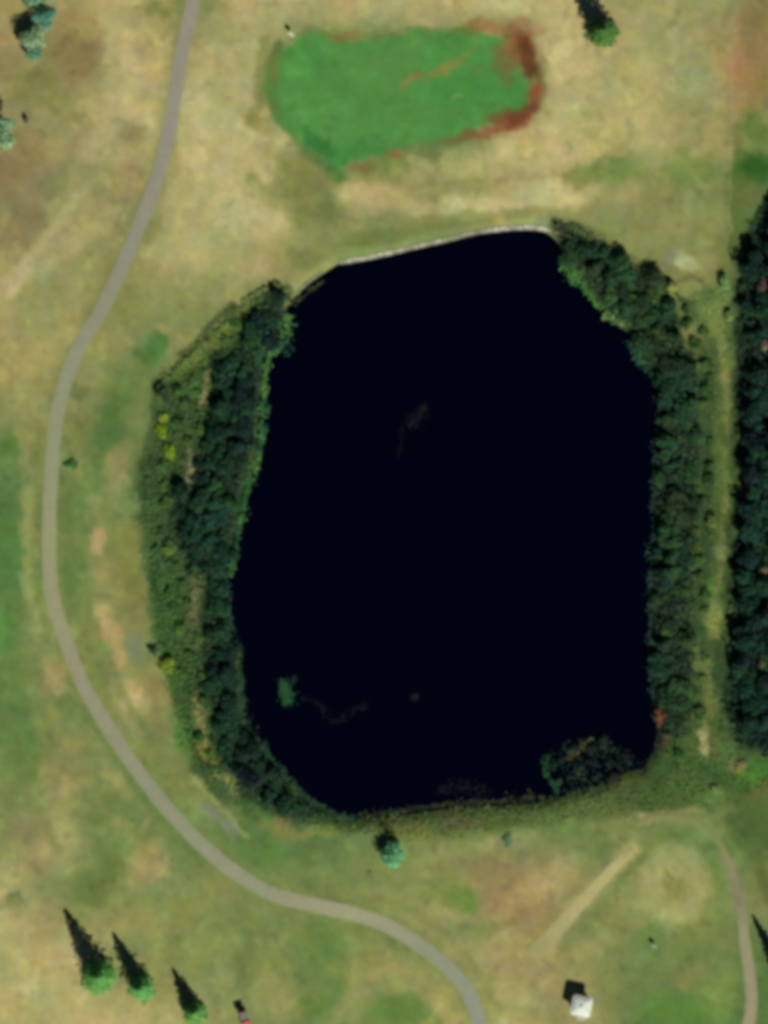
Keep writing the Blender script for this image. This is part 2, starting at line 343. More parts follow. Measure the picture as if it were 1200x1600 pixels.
 (1030,1300,60,12,0,(108,126,66),.6),(1045,1380,74,66,0,(164,158,100),.95),(1050,1345,30,18,0,(162,158,100),.7),(1070,1410,40,30,0,(152,144,86),.6),(1050,1382,22,18,0,(128,130,74),.75),(1043,1368,7,6,0,(112,114,60),.7),(1062,1418,20,16,0,(166,156,98),.7),(1008,1420,12,26,-20,(154,154,96),.6),
 (1115,1400,20,60,0,(108,134,64),.7),(1020,1470,30,22,0,(100,130,62),.6),(1080,1470,40,40,0,(118,130,64),.5),(1080,1520,34,22,0,(146,138,78),.7),(1060,1580,60,30,0,(96,134,54),.75),(1120,1560,30,40,0,(122,138,66),.6),(1130,1585,10,30,0,(110,140,62),.5),
 (1060,1240,60,20,0,(66,98,40),.6),(1120,1240,30,10,0,(106,138,66),.6),(1170,1215,30,20,0,(92,128,44),.7),(1188,1200,18,24,0,(70,128,50),.6),(1155,1194,14,14,0,(150,140,90),.7),(1190,1240,30,16,0,(110,108,58),.6),
 (1180,1290,34,40,0,(80,98,46),.8),(1150,1320,16,50,-25,(116,128,72),.6),(1190,1380,20,50,-10,(128,126,76),.7),(1175,1340,16,30,0,(118,126,72),.5),(1192,1420,14,22,0,(122,124,84),.6),(1192,1540,14,60,0,(92,122,60),.6),(1060,1270,70,7,0,(140,140,88),.6),(1018,1278,16,9,0,(170,156,112),.8),
 # strip between the east thicket and the wood
 (1112,500,24,40,-20,(122,136,66),.8),(1130,462,18,22,0,(138,150,84),.6),(1128,590,12,18,0,(158,138,84),.7),(1128,560,12,30,0,(120,134,66),.6),(1130,660,16,50,0,(98,116,54),.8),(1132,740,16,50,0,(96,118,54),.7),(1130,800,9,12,0,(140,136,84),.7),(1125,865,14,14,0,(134,146,92),.7),
 (1118,965,22,34,0,(146,148,76),.85),(1112,915,18,22,0,(100,134,52),.6),(1100,1045,20,16,0,(112,122,66),.7),(1115,1100,16,30,0,(112,120,62),.6),(1102,1152,10,24,0,(186,172,124),.9),(1120,1160,10,26,0,(112,98,60),.5),(1135,1165,12,24,0,(92,116,60),.6),
 # rough behind the west bank
 (300,560,44,16,-48,(120,130,58),.8),(345,520,50,12,-48,(104,118,52),.8),(300,600,30,30,0,(70,104,48),.7),(322,620,9,22,15,(165,140,90),.85),(296,740,10,12,0,(160,144,112),.7),(296,765,5,20,10,(140,140,100),.6),(255,760,24,60,0,(62,88,46),.7),(235,850,18,50,0,(70,98,50),.6),
 (260,950,26,60,0,(70,108,50),.7),(305,935,9,36,5,(128,112,76),.7),(312,1000,12,14,0,(130,128,70),.6),(312,1120,11,34,-8,(150,134,84),.85),(325,1170,10,34,-15,(130,124,52),.8),(290,1150,20,40,-10,(72,112,48),.8),(270,1060,14,40,-10,(70,106,44),.7),
 (345,1215,22,8,-30,(144,140,80),.7),(360,1230,12,14,0,(150,138,80),.6),(440,1280,20,10,20,(150,130,80),.7),(600,1285,40,10,0,(80,84,44),.7),(650,1300,40,10,0,(128,110,60),.6),(720,1290,40,16,0,(100,90,62),.6),(780,1285,60,16,0,(84,96,44),.7),(1032,1118,8,18,0,(140,84,48),.8),(1040,1160,10,14,0,(120,90,56),.6),(980,1210,40,14,-30,(112,114,58),.6),
]
RUST = [(740,42,22,16,0,(140,92,50),.8),(770,40,30,14,20,(168,128,80),.7),(812,75,26,36,-25,(140,82,48),.85),(820,85,12,26,-10,(104,62,36),.8),(842,110,7,10,0,(90,66,40),.8),(836,145,14,20,10,(140,74,44),.8),(800,185,32,16,-15,(132,72,46),.85),(760,205,50,9,-12,(140,84,52),.7),(790,100,22,36,0,(140,92,56),.6),
        (620,235,18,8,-10,(140,98,58),.7),(540,56,26,8,0,(150,110,70),.7),(430,100,12,24,0,(120,112,62),.6),(560,262,22,8,-8,(120,100,60),.6),(820,40,30,12,30,(160,112,74),.6),(850,90,5,20,0,(150,118,80),.6)]
TURF = [(560,140,80,70,0,(86,138,66),.5),(480,90,40,26,0,(76,142,68),.7),(460,110,16,16,0,(98,160,74),.6),(462,160,18,40,-20,(96,150,72),.6),(520,200,60,40,0,(90,146,72),.5),(560,230,40,20,-10,(66,126,60),.6),(500,228,40,16,35,(48,110,52),.8),(528,262,10,20,0,(62,140,62),.7),
        (720,130,70,30,0,(70,140,66),.6),(800,140,26,30,0,(66,136,62),.6),(620,90,50,30,0,(96,140,74),.5),(700,90,40,30,0,(78,144,64),.6),(645,122,22,9,-20,(150,120,62),.75),(715,88,50,6,-38,(134,126,66),.75),(690,110,30,5,-30,(140,120,62),.6),(745,110,30,6,30,(126,122,62),.4),(575,85,26,14,0,(90,132,70),.4),
        (770,90,22,30,0,(76,150,70),.6),(713,143,6,5,0,(120,160,96),.8),(422,110,10,26,0,(108,128,62),.85),(420,160,12,26,-20,(92,130,58),.8),(660,60,30,10,0,(86,134,62),.6),(748,60,16,8,0,(100,154,78),.6),(680,200,60,14,-8,(78,140,66),.5),(600,150,60,10,-20,(80,136,64),.3)]

def boxy(x, y, s, seed, octv=3):
    """noise on axes turned 45 degrees: small slanting patches"""
    return fbm((x + y) / (1.414 * s), (x - y) / (1.414 * s), seed, octv)
def apply(col, x, y, blobs, seed, warp=16.0):
    wx = x + warp * fbm(x / 26, y / 26, seed, 4) + 5 * boxy(x, y, 9, seed + 3); wy = y + warp * fbm(x / 26, y / 26, seed + 5, 4) + 5 * boxy(x, y, 9, seed + 8)
    grain = boxy(x, y, 11, seed + 11, 3)
    for i, (cx, cy, rx, ry, an, c, st) in enumerate(blobs):
        R = max(rx, ry) * 1.6 + 14
        m = (np.abs(x - cx) < R) & (np.abs(y - cy) < R)
        if not m.any(): continue
        a = math.radians(an); ca, sa = math.cos(a), math.sin(a)
        dx, dy = wx[m] - cx, wy[m] - cy
        # angle: positive leans the ellipse clockwise in the picture
        u = (dx * ca + dy * sa) / rx; v = (-dx * sa + dy * ca) / ry
        w = st * (1 - sstep(0.30, 1.42, np.sqrt(u * u + v * v) + 0.22 * grain[m]))[:, None]
        col[m] = col[m] * (1 - w) + np.array(c, float) * w
    return col

# thin worn, lush or darker lines, one of them a painted shadow: points, half width, colour, strength
STROKES = [
 (PATH[:14], 24, (128,130,72), .50), ([(96,640),(100,760),(100,880),(112,960)], 14, (96,118,60), .35), (PATH[14:22], 22, (124,132,74), .35), (PATH[22:], 24, (116,128,66), .40),
 ([(1138,1350),(1122,1314),(1096,1288),(1060,1276),(1020,1277),(1000,1288)], 7, (146,144,94), .4),
 ([(1138,1350),(1152,1390),(1158,1430)], 13, (140,134,112), .5),
 ([(1050,1318),(1000,1345),(985,1400),(1010,1440)], 8, (146,150,92), .35), ([(1050,1318),(1095,1335),(1115,1385),(1105,1430)], 8, (142,146,88), .35), ([(1000,1330),(1050,1300),(1110,1330),(1135,1400)], 10, (108,128,62), .4),
 ([(985,1330),(920,1400),(845,1488)], 15, (176,164,110), .85), ([(1005,1340),(950,1400),(880,1480)], 12, (108,122,62), .5), ([(955,1330),(900,1390),(850,1440)], 10, (128,124,76), .4),
 ([(752,38),(800,42),(832,75),(842,110),(840,160),(815,190),(770,208),(700,220)], 9, (122,80,46), .38), ([(822,70),(828,110)], 10, (92,56,32), .7), ([(832,165),(800,192)], 9, (112,60,40), .7),
 ([(434,74),(424,110),(426,150),(438,186)], 9, (104,122,60), .85), ([(500,50),(560,58),(620,54)], 6, (120,128,66), .6), ([(640,48),(690,52),(740,50)], 7, (84,132,60), .6),
 ([(446,190),(480,228),(515,262),(530,278)], 12, (62,112,52), .55), ([(408,110),(404,160),(392,190)], 10, (130,128,70), .6), ([(415,60),(407,110),(412,165)], 9, (118,124,62), .6),
 ([(395,285),(440,325),(475,345)], 13, (126,130,74), .6), ([(300,120),(310,220),(350,300),(420,345)], 34, (196,182,128), .5), ([(250,400),(330,350),(430,350)], 26, (194,178,124), .5), ([(540,300),(620,312),(660,330)], 16, (196,176,124), .6), ([(700,322),(790,316),(880,300)], 18, (200,184,130), .6), ([(860,40),(890,140),(860,230)], 26, (198,184,130), .5), ([(190,30),(185,140),(150,240)], 22, (188,172,118), .45), ([(60,420),(110,380),(180,330)], 20, (186,170,118), .45), ([(0,1530),(60,1560),(110,1600)], 22, (188,174,116), .5), ([(700,250),(800,240),(900,200),(990,140)], 13, (190,176,114), .5), ([(480,270),(470,330),(510,330)], 12, (118,124,68), .55),
 ([(1012,1372),(1040,1338),(1082,1345),(1096,1385),(1078,1425),(1040,1430),(1014,1404),(1012,1372)], 17, (164,160,102), .75), ([(420,230),(450,270),(480,310)], 14, (132,132,76), .5),
 ([(640,250),(700,262),(800,262),(880,240)], 7, (180,170,108), .5), ([(560,280),(640,290),(760,283),(900,272)], 5, (142,130,80), .22), ([(540,345),(640,345),(760,336),(880,330)], 8, (128,130,70), .5),
 ([(0,470),(45,405),(95,350),(130,300)], 11, (186,168,120), .5), ([(0,300),(60,340),(20,400)], 14, (140,122,84), .5), ([(150,300),(110,345),(60,410)], 8, (150,136,92), .35),
 ([(0,560),(60,545),(120,520)], 10, (172,160,98), .4), ([(10,240),(60,270),(100,250),(140,200)], 12, (148,132,92), .4), ([(200,200),(150,260),(110,300)], 12, (142,140,98), .35),
 ([(20,640),(40,700),(42,800),(40,900),(60,980)], 9, (150,150,90), .5), ([(62,640),(58,760),(56,900),(72,1000)], 6, (116,124,66), .5), ([(12,700),(14,900),(24,1050),(50,1180)], 12, (90,122,62), .45),
 ([(130,740),(128,860),(140,960),(180,1060),(240,1160)], 7, (104,124,64), .4), ([(60,1060),(100,1160),(160,1260),(230,1330)], 9, (150,144,86), .35), ([(130,1110),(190,1200),(260,1290),(330,1360)], 7, (96,122,62), .45),
 ([(120,1010),(160,1090),(220,1180)], 6, (132,138,76), .5), ([(300,1215),(340,1255),(385,1305)], 4, (156,160,104), .55), ([(325,1262),(352,1288),(372,1300)], 7, (128,134,116), .55),
 ([(1142,60),(1144,160),(1142,300),(1136,400)], 3, (160,152,104), .4), ([(1100,440),(1080,432),(1062,440)], 4, (84,84,54), .5), ([(900,350),(960,385),(1020,425),(1045,445)], 6, (92,92,52), .5),
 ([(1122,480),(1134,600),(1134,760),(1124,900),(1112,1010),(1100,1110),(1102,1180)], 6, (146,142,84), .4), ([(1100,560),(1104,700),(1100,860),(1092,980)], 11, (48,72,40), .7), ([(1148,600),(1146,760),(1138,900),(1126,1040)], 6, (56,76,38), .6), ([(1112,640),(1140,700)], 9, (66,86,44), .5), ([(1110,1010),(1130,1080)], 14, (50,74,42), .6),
 ([(1030,1200),(1060,1170),(1100,1200),(1160,1230)], 14, (62,94,44), .6), ([(1140,1280),(1180,1340),(1200,1400)], 12, (84,100,50), .6), ([(590,1300),(700,1305),(820,1295),(900,1290)], 8, (104,128,60), .4),
 ([(560,1395),(640,1420),(700,1460),(760,1530)], 8, (122,132,66), .4), ([(520,1600),(560,1530),(640,1510),(700,1560)], 10, (166,154,96), .45), ([(575,1600),(640,1560),(680,1600)], 12, (100,128,58), .5),
 ([(400,1440),(360,1400),(300,1350)], 7, (128,130,72), .4), ([(0,1230),(60,1260),(90,1330)], 10, (112,126,66), .4), ([(0,1460),(70,1520),(140,1600)], 16, (184,170,110), .45),
 ([(885,1590),(940,1600)], 10, (140,130,84), .4), ([(850,1500),(900,1540),(960,1610)], 5, (128,124,72), .4),
 ([(300,905),(306,960),(314,1000)], 5, (140,120,84), .4), ([(308,1090),(318,1150),(330,1190)], 6, (150,138,84), .6), ([(330,560),(322,600),(318,640)], 5, (168,150,104), .6), ([(395,478),(360,520),(335,545)], 6, (112,124,56), .6), ([(296,700),(297,745),(292,780)], 4, (160,150,120), .6),
 ([(365,475),(320,520),(285,555)], 6, (54,66,36), .6), ([(244,605),(240,660),(222,730)], 8, (60,80,44), .5),  # first line: shadow cast by the tall rough's northwest edge, painted into the turf
]
def line_dist(x, y, pts):
    d = np.full(x.shape, 1e18)
    for (ax, ay), (bx, by) in zip(pts[:-1], pts[1:]):
        ex, ey = bx - ax, by - ay
        t = np.clip(((x - ax) * ex + (y - ay) * ey) / (ex * ex + ey * ey + 1e-9), 0, 1)
        d = np.minimum(d, (x - ax - t * ex) ** 2 + (y - ay - t * ey) ** 2)
    return np.sqrt(d)
def apply_strokes(col, x, y):
    wx = x + 6 * fbm(x / 18, y / 18, 401, 3) + 2.5 * boxy(x, y, 7, 403); wy = y + 6 * fbm(x / 18, y / 18, 405, 3) + 2.5 * boxy(x, y, 7, 407)
    br = fbm(x / 30, y / 30, 411, 3)
    for k, (pts, w, c, st) in enumerate(STROKES):
        a = np.array(pts, float); lo = a.min(0) - 2 * w - 12; hi = a.max(0) + 2 * w + 12
        m = (x > lo[0]) & (x < hi[0]) & (y > lo[1]) & (y < hi[1])
        if not m.any(): continue
        d = line_dist(wx[m], wy[m], a)
        ww = (st * np.clip(1 + .6 * br[m], .2, 1.25) * (1 - sstep(w * .3, w * 1.5, d)))[:, None]
        col[m] = col[m] * (1 - ww) + np.array(c, float) * ww
    return col

def ground_srgb(x, y):
    col = base_col(x, y)
    far = np.maximum(np.maximum(-x, x - 1200), np.maximum(-y, y - 1600))      # fields beyond the surveyed rectangle
    wf = sstep(15, 160, far)[..., None]
    t1 = (.5 + .8 * fbm(x / 420, y / 420, 601, 4))[..., None]; t2 = (.5 + .8 * fbm(x / 150, y / 150, 607, 4))[..., None]
    fld = np.array((118, 130, 74.)) * (1 - np.clip(t1, 0, 1)) + np.array((172, 158, 106.)) * np.clip(t1, 0, 1)
    fld = fld * (.82 + .3 * np.clip(t2, 0, 1))
    col = col * (1 - wf) + fld * wf
    rag = 16 * fbm(x / 24, y / 24, 71, 4) + 4 * boxy(x, y, 8, 73)
    dp = sdf(x, y, POND)
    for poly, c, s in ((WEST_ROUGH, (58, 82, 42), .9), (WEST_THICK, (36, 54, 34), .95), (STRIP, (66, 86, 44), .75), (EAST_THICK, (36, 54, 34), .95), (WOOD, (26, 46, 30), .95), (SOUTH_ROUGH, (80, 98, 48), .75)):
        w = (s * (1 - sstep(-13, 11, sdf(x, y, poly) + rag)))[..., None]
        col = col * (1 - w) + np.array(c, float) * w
    col = apply(col, x, y, BLOBS, 101)
    col = apply_strokes(col, x, y)
    # putting green
    dg = sdf(x, y, GREEN) + rag * 0.55 + 4
    wg = (1 - sstep(-7, 6, dg))[..., None]
    g = np.empty_like(col); g[:] = (82, 138, 66)
    g = apply(g, x, y, TURF, 131)
    col = col * (1 - wg) + g * wg
    col = apply(col, x, y, RUST, 151, 12)
    gm = dg < 30
    if gm.any():
        sv = [q for q in STROKES if q[2] in ((126,78,44), (92,56,32), (112,60,40), (104,122,60), (120,128,66), (84,132,60))]; t = col[gm]; xx, yy = x[gm], y[gm]
        for pts, w, c, st in sv:
            ww = (st * (1 - sstep(w * .2, w * 1.5, line_dist(xx + 8 * fbm(xx / 12, yy / 12, 5, 3), yy + 8 * fbm(xx / 12, yy / 12, 6, 3), pts)))[:, None]) * np.clip(.75 + 1.1 * fbm(xx / 15, yy / 15, 8, 3), .05, 1.2)[:, None]
            t = t * (1 - ww) + np.array(c, float) * ww
        col[gm] = t
    # mud below the water line
    wm = sstep(2, -8, dp)[..., None]
    col = col * (1 - wm) + np.array((20, 26, 24), float) * wm
    soft = 1 - 0.25 * wg[..., 0]
    mott = 1 + soft * (0.055 * boxy(x, y, 16, 211, 4) + 0.06 * fbm(x / 34, y / 34, 223, 3) - 0.08 * sstep(.28, .62, boxy(x, y, 20, 229, 3)) + .07 * sstep(.15, .5, boxy(x, y, 26, 233, 3)) + .035 * boxy(x, y, 7, 239, 2))
    col = col * mott[..., None]
    col = col * np.array([.975, .995, .975])
    hue = -.2 + .45 * boxy(x, y, 24, 307, 3) + .5 * fbm(x / 60, y / 60, 311, 2)
    col[..., 0] *= 1 + 0.11 * soft * hue; col[..., 2] *= 1 + 0.10 * soft * boxy(x, y, 18, 317, 3)
    return np.clip(col, 3, 250)

def ground_albedo(x, y): return np.clip(lin(ground_srgb(x, y)) / KF, 0.0005, 0.8)

def axis(a, b, st, far):
    core = np.arange(a, b + 0.1, st); out = []; d = st; v = b
    while v < far: d *= 1.12; v += d; out.append(v)
    lo = []; d = st; v = a
    while v > -far: d *= 1.12; v -= d; lo.append(v)
    return np.array(lo[::-1] + list(core) + out)

def grid_faces(nx, ny):
    i = np.arange(nx - 1)[None, :]; j = np.arange(ny - 1)[:, None]
    a = (j * nx + i).ravel()
    return np.stack([a, a + nx, a + nx + 1, a + 1], 1)

gx = axis(-90, 1290, 3.0, 200000); gy = axis(-90, 1690, 3.0, 200000)
X, Y = np.meshgrid(gx, gy)
Z = height(X, Y)
col = ground_albedo(X, Y)
V = np.stack([(X - 600) * PX, (800 - Y) * PX, Z], -1).reshape(-1, 3)
o = mesh_from('ground', V, grid_faces(len(gx), len(gy)), col.reshape(-1, 3), M_ground, smooth=True)
tag(o, 'dry straw and green grassland with worn patches around the pond', 'ground', kind='structure')

# water: one level sheet inside the banks
poly = np.array(POND, float); cen = poly.mean(0)
grow = cen + (poly - cen) * 1.03
Vw = [P(q[0], q[1], WATER_Z) for q in grow]
o = poly_mesh('pond_water', Vw, [list(range(len(Vw)))[::-1]], M_water)
tag(o, 'near black still water of the large pond', 'pond', kind='structure')

# putting green: rings between the outline and its middle
def resample(pts, step, closed=False):
    pts = [Vector((p[0], p[1])) for p in pts]
    if closed: pts = pts + [pts[0]]
    # Catmull-Rom
    out = []; n = len(pts)
    for i in range(n - 1):
        p1, p2 = pts[i], pts[i + 1]
        p0 = pts[i - 1] if i > 0 else (pts[-2] if closed else p1 * 2 - p2)
        p3 = pts[i + 2] if i + 2 < n else (pts[1] if closed else p2 * 2 - p1)
        k = max(1, int((p2 - p1).length / step))
        for q in range(k):
            t = q / k
            out.append(0.5 * ((2 * p1) + (-p0 + p2) * t + (2 * p0 - 5 * p1 + 4 * p2 - p3) * t * t + (-p0 + 3 * p1 - 3 * p2 + p3) * t ** 3))
    if not closed: out.append(pts[-1])
    return np.array([(v.x, v.y) for v in out])
ol = resample(GREEN, 3, True); c0 = np.array((620., 145.))
nr = 60
ks = (np.arange(nr + 1) / nr)
ang_n = len(ol)
ragg = 1 + 0.012 * fbm(ol[:, 0] / 12, ol[:, 1] / 12, 9, 3)
PXY = c0[None, None] + (ol[None] - c0) * (ks[:, None, None] * ragg[None, :, None] * 1.0)
gxx, gyy = PXY[..., 0], PXY[..., 1]
V = np.stack([(gxx - 600) * PX, (800 - gyy) * PX, height(gxx, gyy) + 0.03], -1).reshape(-1, 3)
jj, ii = np.meshgrid(np.arange(1, nr), np.arange(ang_n), indexing='ij')
a = (jj * ang_n + ii).ravel(); b2 = (jj * ang_n + (ii + 1) % ang_n).ravel()
F = np.stack([a, b2, b2 + ang_n, a + ang_n], 1)
cap = np.stack([np.full(ang_n, 0), ang_n + (np.arange(ang_n) + 1) % ang_n, ang_n + np.arange(ang_n), ang_n + np.arange(ang_n)], 1)
o = mesh_from('putting_green', V, F[:, ::-1], ground_albedo(gxx, gyy).reshape(-1, 3), M_green, smooth=True)
tag(o, 'smooth bright green putting turf with rusty worn edge at its east end', 'putting green', kind='structure')

# paths
def ribbon(name, pts, w0, colfn, mat, label, blend=0.6, rag=2.4, z=0.03):
    c = resample(pts, 4); t = np.gradient(c, axis=0); t /= np.linalg.norm(t, axis=1)[:, None]
    nrm = np.stack([-t[:, 1], t[:, 0]], 1); n = len(c); s = np.arange(n)
    w = w0(s / (n - 1))
    wl = w + rag * fbm(s / 3.0, s * 0 + 3.3, 5, 3); wr = w + rag * fbm(s / 3.0, s * 0 + 9.3, 8, 3)
    lat = np.array([-1.0, -0.82, -0.45, 0, 0.45, 0.82, 1.0])
    half = np.where(lat[None] < 0, wl[:, None], wr[:, None]) * 0.5
    pos = c[:, None] + nrm[:, None] * (lat[None] * half)[..., None]
    x, y = pos[..., 0], pos[..., 1]
    crown = 0.02 * (1 - lat ** 2)
    V = np.stack([(x - 600) * PX, (800 - y) * PX, height(x, y) + z + crown[None]], -1).reshape(-1, 3)
    pc = colfn(s / (n - 1), x, y); g = ground_albedo(x, y)
    e = np.array([blend, blend * 0.35, 0, 0, 0, blend * 0.35, blend])[None, :, None]
    cc = pc * (1 - e) + g * e
    o = mesh_from(name, V, grid_faces(7, n)[:, ::-1], cc.reshape(-1, 3), mat, smooth=True)
    return tag(o, label, 'path', kind='structure')

def ramp(stops):
    ts = [s[0] for s in stops]; cs = np.array([s[1] for s in stops], float)
    def f(t, x, y):
        c = np.stack([np.interp(t, ts, cs[:, k]) for k in range(3)], -1)[:, None, :] * np.ones(x.shape + (1,))
        c = c * np.array([.955, .975, .945]) * (1 + 0.035 * fbm(x / 9, y / 9, 61, 3))[..., None]
        return lin(np.clip(c, 5, 250)) / KF
    return f
ribbon('cart_path', PATH, lambda t: 24.5 + 0 * t, ramp([(0, (154,146,128)), (.12, (154,146,134)), (.24, (148,146,128)), (.36, (150,152,122)), (.46, (156,156,120)), (.56, (156,150,124)), (.68, (150,150,124)), (.78, (156,154,128)), (.84, (166,162,130)), (.92, (148,152,130)), (1, (154,154,142))]),
       M_path, 'long winding grey cart path running past the west side of the pond')
TR = TRACK[:14]
ribbon('gravel_track', TR, lambda t: np.interp(t, [0, .15, .38, .5, .6, .8, 1], [25, 21, 20, 15, 11, 9, 9]), ramp([(0, (164,154,126)), (.25, (160,150,122)), (.42, (154,150,114)), (.52, (134,128,106)), (.62, (148,142,102)), (.72, (132,138,84)), (.9, (132,138,84)), (1, (146,142,96))]),
       M_path, 'narrow tan gravel track curving up from the lower right corner and fading into grass', blend=.7)
ribbon('worn_path', [(988,1324),(955,1360),(925,1392),(895,1425),(865,1458),(832,1494)], lambda t: np.interp(t, [0, .15, .6, 1], [7, 16, 21, 28]), ramp([(0, (168,156,104)), (.15, (188,178,124)), (.6, (182,172,120)), (1, (164,158,106))]),
       M_path, 'straight strip of worn dry grass slanting towards the pale roofed hut', blend=.5, rag=2.0)

# ------------------------------------------------------------------ foliage builders
def leaves(C, N, S, col, elong=1.4):
    """C centres, N normals, S sizes, col (n,3) -> verts, faces, colours of one small quad each"""
    n = len(C); N = N / (np.linalg.norm(N, axis=1)[:, None] + 1e-9)
    r = RS.normal(size=(n, 3)); u = np.cross(N, r); u /= (np.linalg.norm(u, axis=1)[:, None] + 1e-9); w = np.cross(N, u)
    u *= (S * elong * 0.5)[:, None]; w *= (S * 0.5)[:, None]
    V = np.stack([C - u, C - w * 0.9 + u * 0.1, C + u, C + w], 1).reshape(-1, 3)
    F = np.arange(n * 4).reshape(-1, 4)
    return V, F, np.repeat(col, 4, 0)

def tint(n, v=0.16):
    t = 1 + v * RS.normal(size=(n, 1)); h = 0.08 * RS.normal(size=(n, 1))
    return np.clip(np.concatenate([t * (1 + h), t, t * (1 - h)], 1), 0.3, 2)

def crown_blob(R, H, n, lobes=6, base=0.15, leaf=0.3):
    """lobed leafy crown: leaves on several offset lobes"""
    Cs = []; Ns = []
    for k in range(lobes):
        a = RS.uniform(0, 2 * PI); rr = R * RS.uniform(0.25, 0.62); c = np.array([rr * math.cos(a), rr * math.sin(a), H * RS.uniform(0.4, 0.72)])
        if k == 0: c = np.array([0, 0, H * 0.66])
        lr = R * RS.uniform(0.35, 0.6)
        d = RS.normal(size=(n // lobes, 3)); d /= np.linalg.norm(d, axis=1)[:, None]
        q = RS.uniform(0.55, 1.08, size=(len(d), 1))
        Cs.append(c + d * q * np.array([lr, lr, min(lr, H * 0.36)])); Ns.append(d * 0.75 + RS.normal(size=d.shape) * 0.5 + np.array([0, 0, .6]))
    C = np.concatenate(Cs); N = np.concatenate(Ns); k = C[:, 2] > base * H * 0.5
    C, N = C[k], N[k]
    return C, N, RS.uniform(0.6, 1.3, len(C)) * leaf

def leafmesh(name, C, N, S, col, parent=None, elong=1.4):
    V, F, cc = leaves(C, N, S, col, elong)
    return mesh_from(name, V, F, cc, M_leaf, parent)

def trunk_mesh(h, r, limbs=5, R=1.5):
    m = MB(); m.tube((0, 0, -0.15), (0, 0, h * 0.55), r, r * 0.65); m.tube((0, 0, h * 0.55), (0.08, 0.05, h * 0.9), r * 0.65, r * 0.15)
    for k in range(limbs):
        a = 2 * PI * k / limbs + random.uniform(-.4, .4); z = h * random.uniform(.25, .6)
        m.tube((0, 0, z), (math.cos(a) * R * .7, math.sin(a) * R * .7, z + h * .22), r * .4, r * .08, 5)
    return m

def set_color(o, srgb, k=1.0):
    c = lin(srgb) / KF * k; o.color = (float(c[0]), float(c[1]), float(c[2]), 1)

LEAF_GAIN = 1.9     # a leafy surface returns less light than a flat one of the same albedo
def conifer(name, px, py, H, R, srgb, label, cat='conifer', group=None, dens=1.0, pw=0.85, gain=1.5):
    e = empty(name, P(px, py, float(height(np.array([float(px)]), np.array([float(py)]))[0])))
    tr = MB(); tr.tube((0, 0, -0.2), (0, 0, H * .5), 0.20, 0.12); tr.tube((0, 0, H * .5), (0, 0, H * .97), 0.12, 0.02)
    tr.build('trunk', M_bark, e)
    Cs, Ns, Ss = [], [], []
    z = 0.35; k = 0
    while z < H * 0.985:
        f = 1 - z / H; rad = R * f ** pw * RS.uniform(0.78, 1.16); nb = max(5, int(13 * f ** .5))
        off = RS.uniform(0, 6.3)
        for q in range(nb):
            a = off + 2 * PI * q / nb + RS.uniform(-.15, .15); L = rad * RS.uniform(.62, 1.22)
            m = max(4, int(22 * L / R * dens) + 3)
            t = np.sqrt(RS.uniform(0.02, 1, m)); side = RS.normal(size=m) * 0.16 * L * (1.1 - t * 0.7)
            cx = math.cos(a) * t * L - math.sin(a) * side; cy = math.sin(a) * t * L + math.cos(a) * side
            cz = z - 0.28 * L * t + RS.normal(size=m) * 0.07
            Cs.append(np.stack([cx, cy, cz], 1))
            nn = np.stack([math.cos(a) * np.ones(m) * .55, math.sin(a) * np.ones(m) * .55, np.ones(m) * .8], 1) + RS.normal(size=(m, 3)) * .35
            Ns.append(nn); Ss.append(RS.uniform(.16, .34, m))
        z += 0.30 + 0.12 * f; k += 1
    C = np.concatenate(Cs); N = np.concatenate(Ns); S = np.concatenate(Ss)
    cr = leafmesh('crown', C, N, S, tint(len(C), .15), e, 1.7)
    set_color(cr, srgb, gain * 1.2)
    return tag(e, label, cat, group)

def broadleaf(name, px, py, H, R, srgb, label, cat='tree', group=None, n=1800, leaf=.28, lobes=9, sq=1.0, rz=0, gain=1.4):
    e = empty(name, P(px, py, float(height(np.array([float(px)]), np.array([float(py)]))[0])), rz)
    t = trunk_mesh(H, 0.05 + 0.035 * H, 5, R).build('trunk', M_bark, e)
    C, N, S = crown_blob(R, H, n, lobes, .2, leaf)
    C[:, 0] *= sq
    cr = leafmesh('crown', C, N, S, tint(len(C)), e)
    set_color(cr, srgb, gain)
    return tag(e, label, cat, group)

# ------------------------------------------------------------------ single trees
conifer('conifer_tree', 155, 1524, 10.8, 2.75, (76,128,58), 'tallest of the three narrow conifers on dry grass near the lower left corner', group='narrow conifers in a row', gain=1.3, pw=.72)
conifer('conifer_tree', 221, 1543, 8.8, 2.35, (80,134,66), 'middle of the three narrow conifers, on grass between the tallest and the shortest', group='narrow conifers in a row', gain=1.3, pw=.72)
conifer('conifer_tree', 305, 1581, 7.0, 2.2, (82,132,62), 'shortest of the three narrow conifers, nearest to the small red cart', group='narrow conifers in a row', gain=1.3, pw=.72)
conifer('conifer_tree', 941, 52, 9.2, 2.4, (66,104,44), 'dark green conifer on straw coloured grass at the top edge, right of the putting green', pw=.55, gain=1.2)
conifer('conifer_tree', 1231, 1536, 11.0, 2.1, (60,110,50), 'conifer just outside the right edge that shades the grass beside the gravel track')
broadleaf('pale_tree', 66, -6, 8.5, 2.6, (96,134,98), 'pale blue green tree cut by the top edge beside the left corner', group='pale trees in the upper left corner', n=2200)
broadleaf('pale_tree', 70, 28, 6.0, 2.2, (70,120,96), 'bluish middle tree of the pale clump near the upper left corner', group='pale trees in the upper left corner', n=1600)
broadleaf('pale_tree', 55, 62, 4.2, 2.2, (122,150,108), 'light grey green tree at the foot of the clump near the upper left corner', group='pale trees in the upper left corner', n=1700)
broadleaf('pale_tree', 52, 84, 3.0, 1.6, (78,124,92), 'small blue green tree lowest in the pale clump near the upper left corner', group='pale trees in the upper left corner', n=1000)
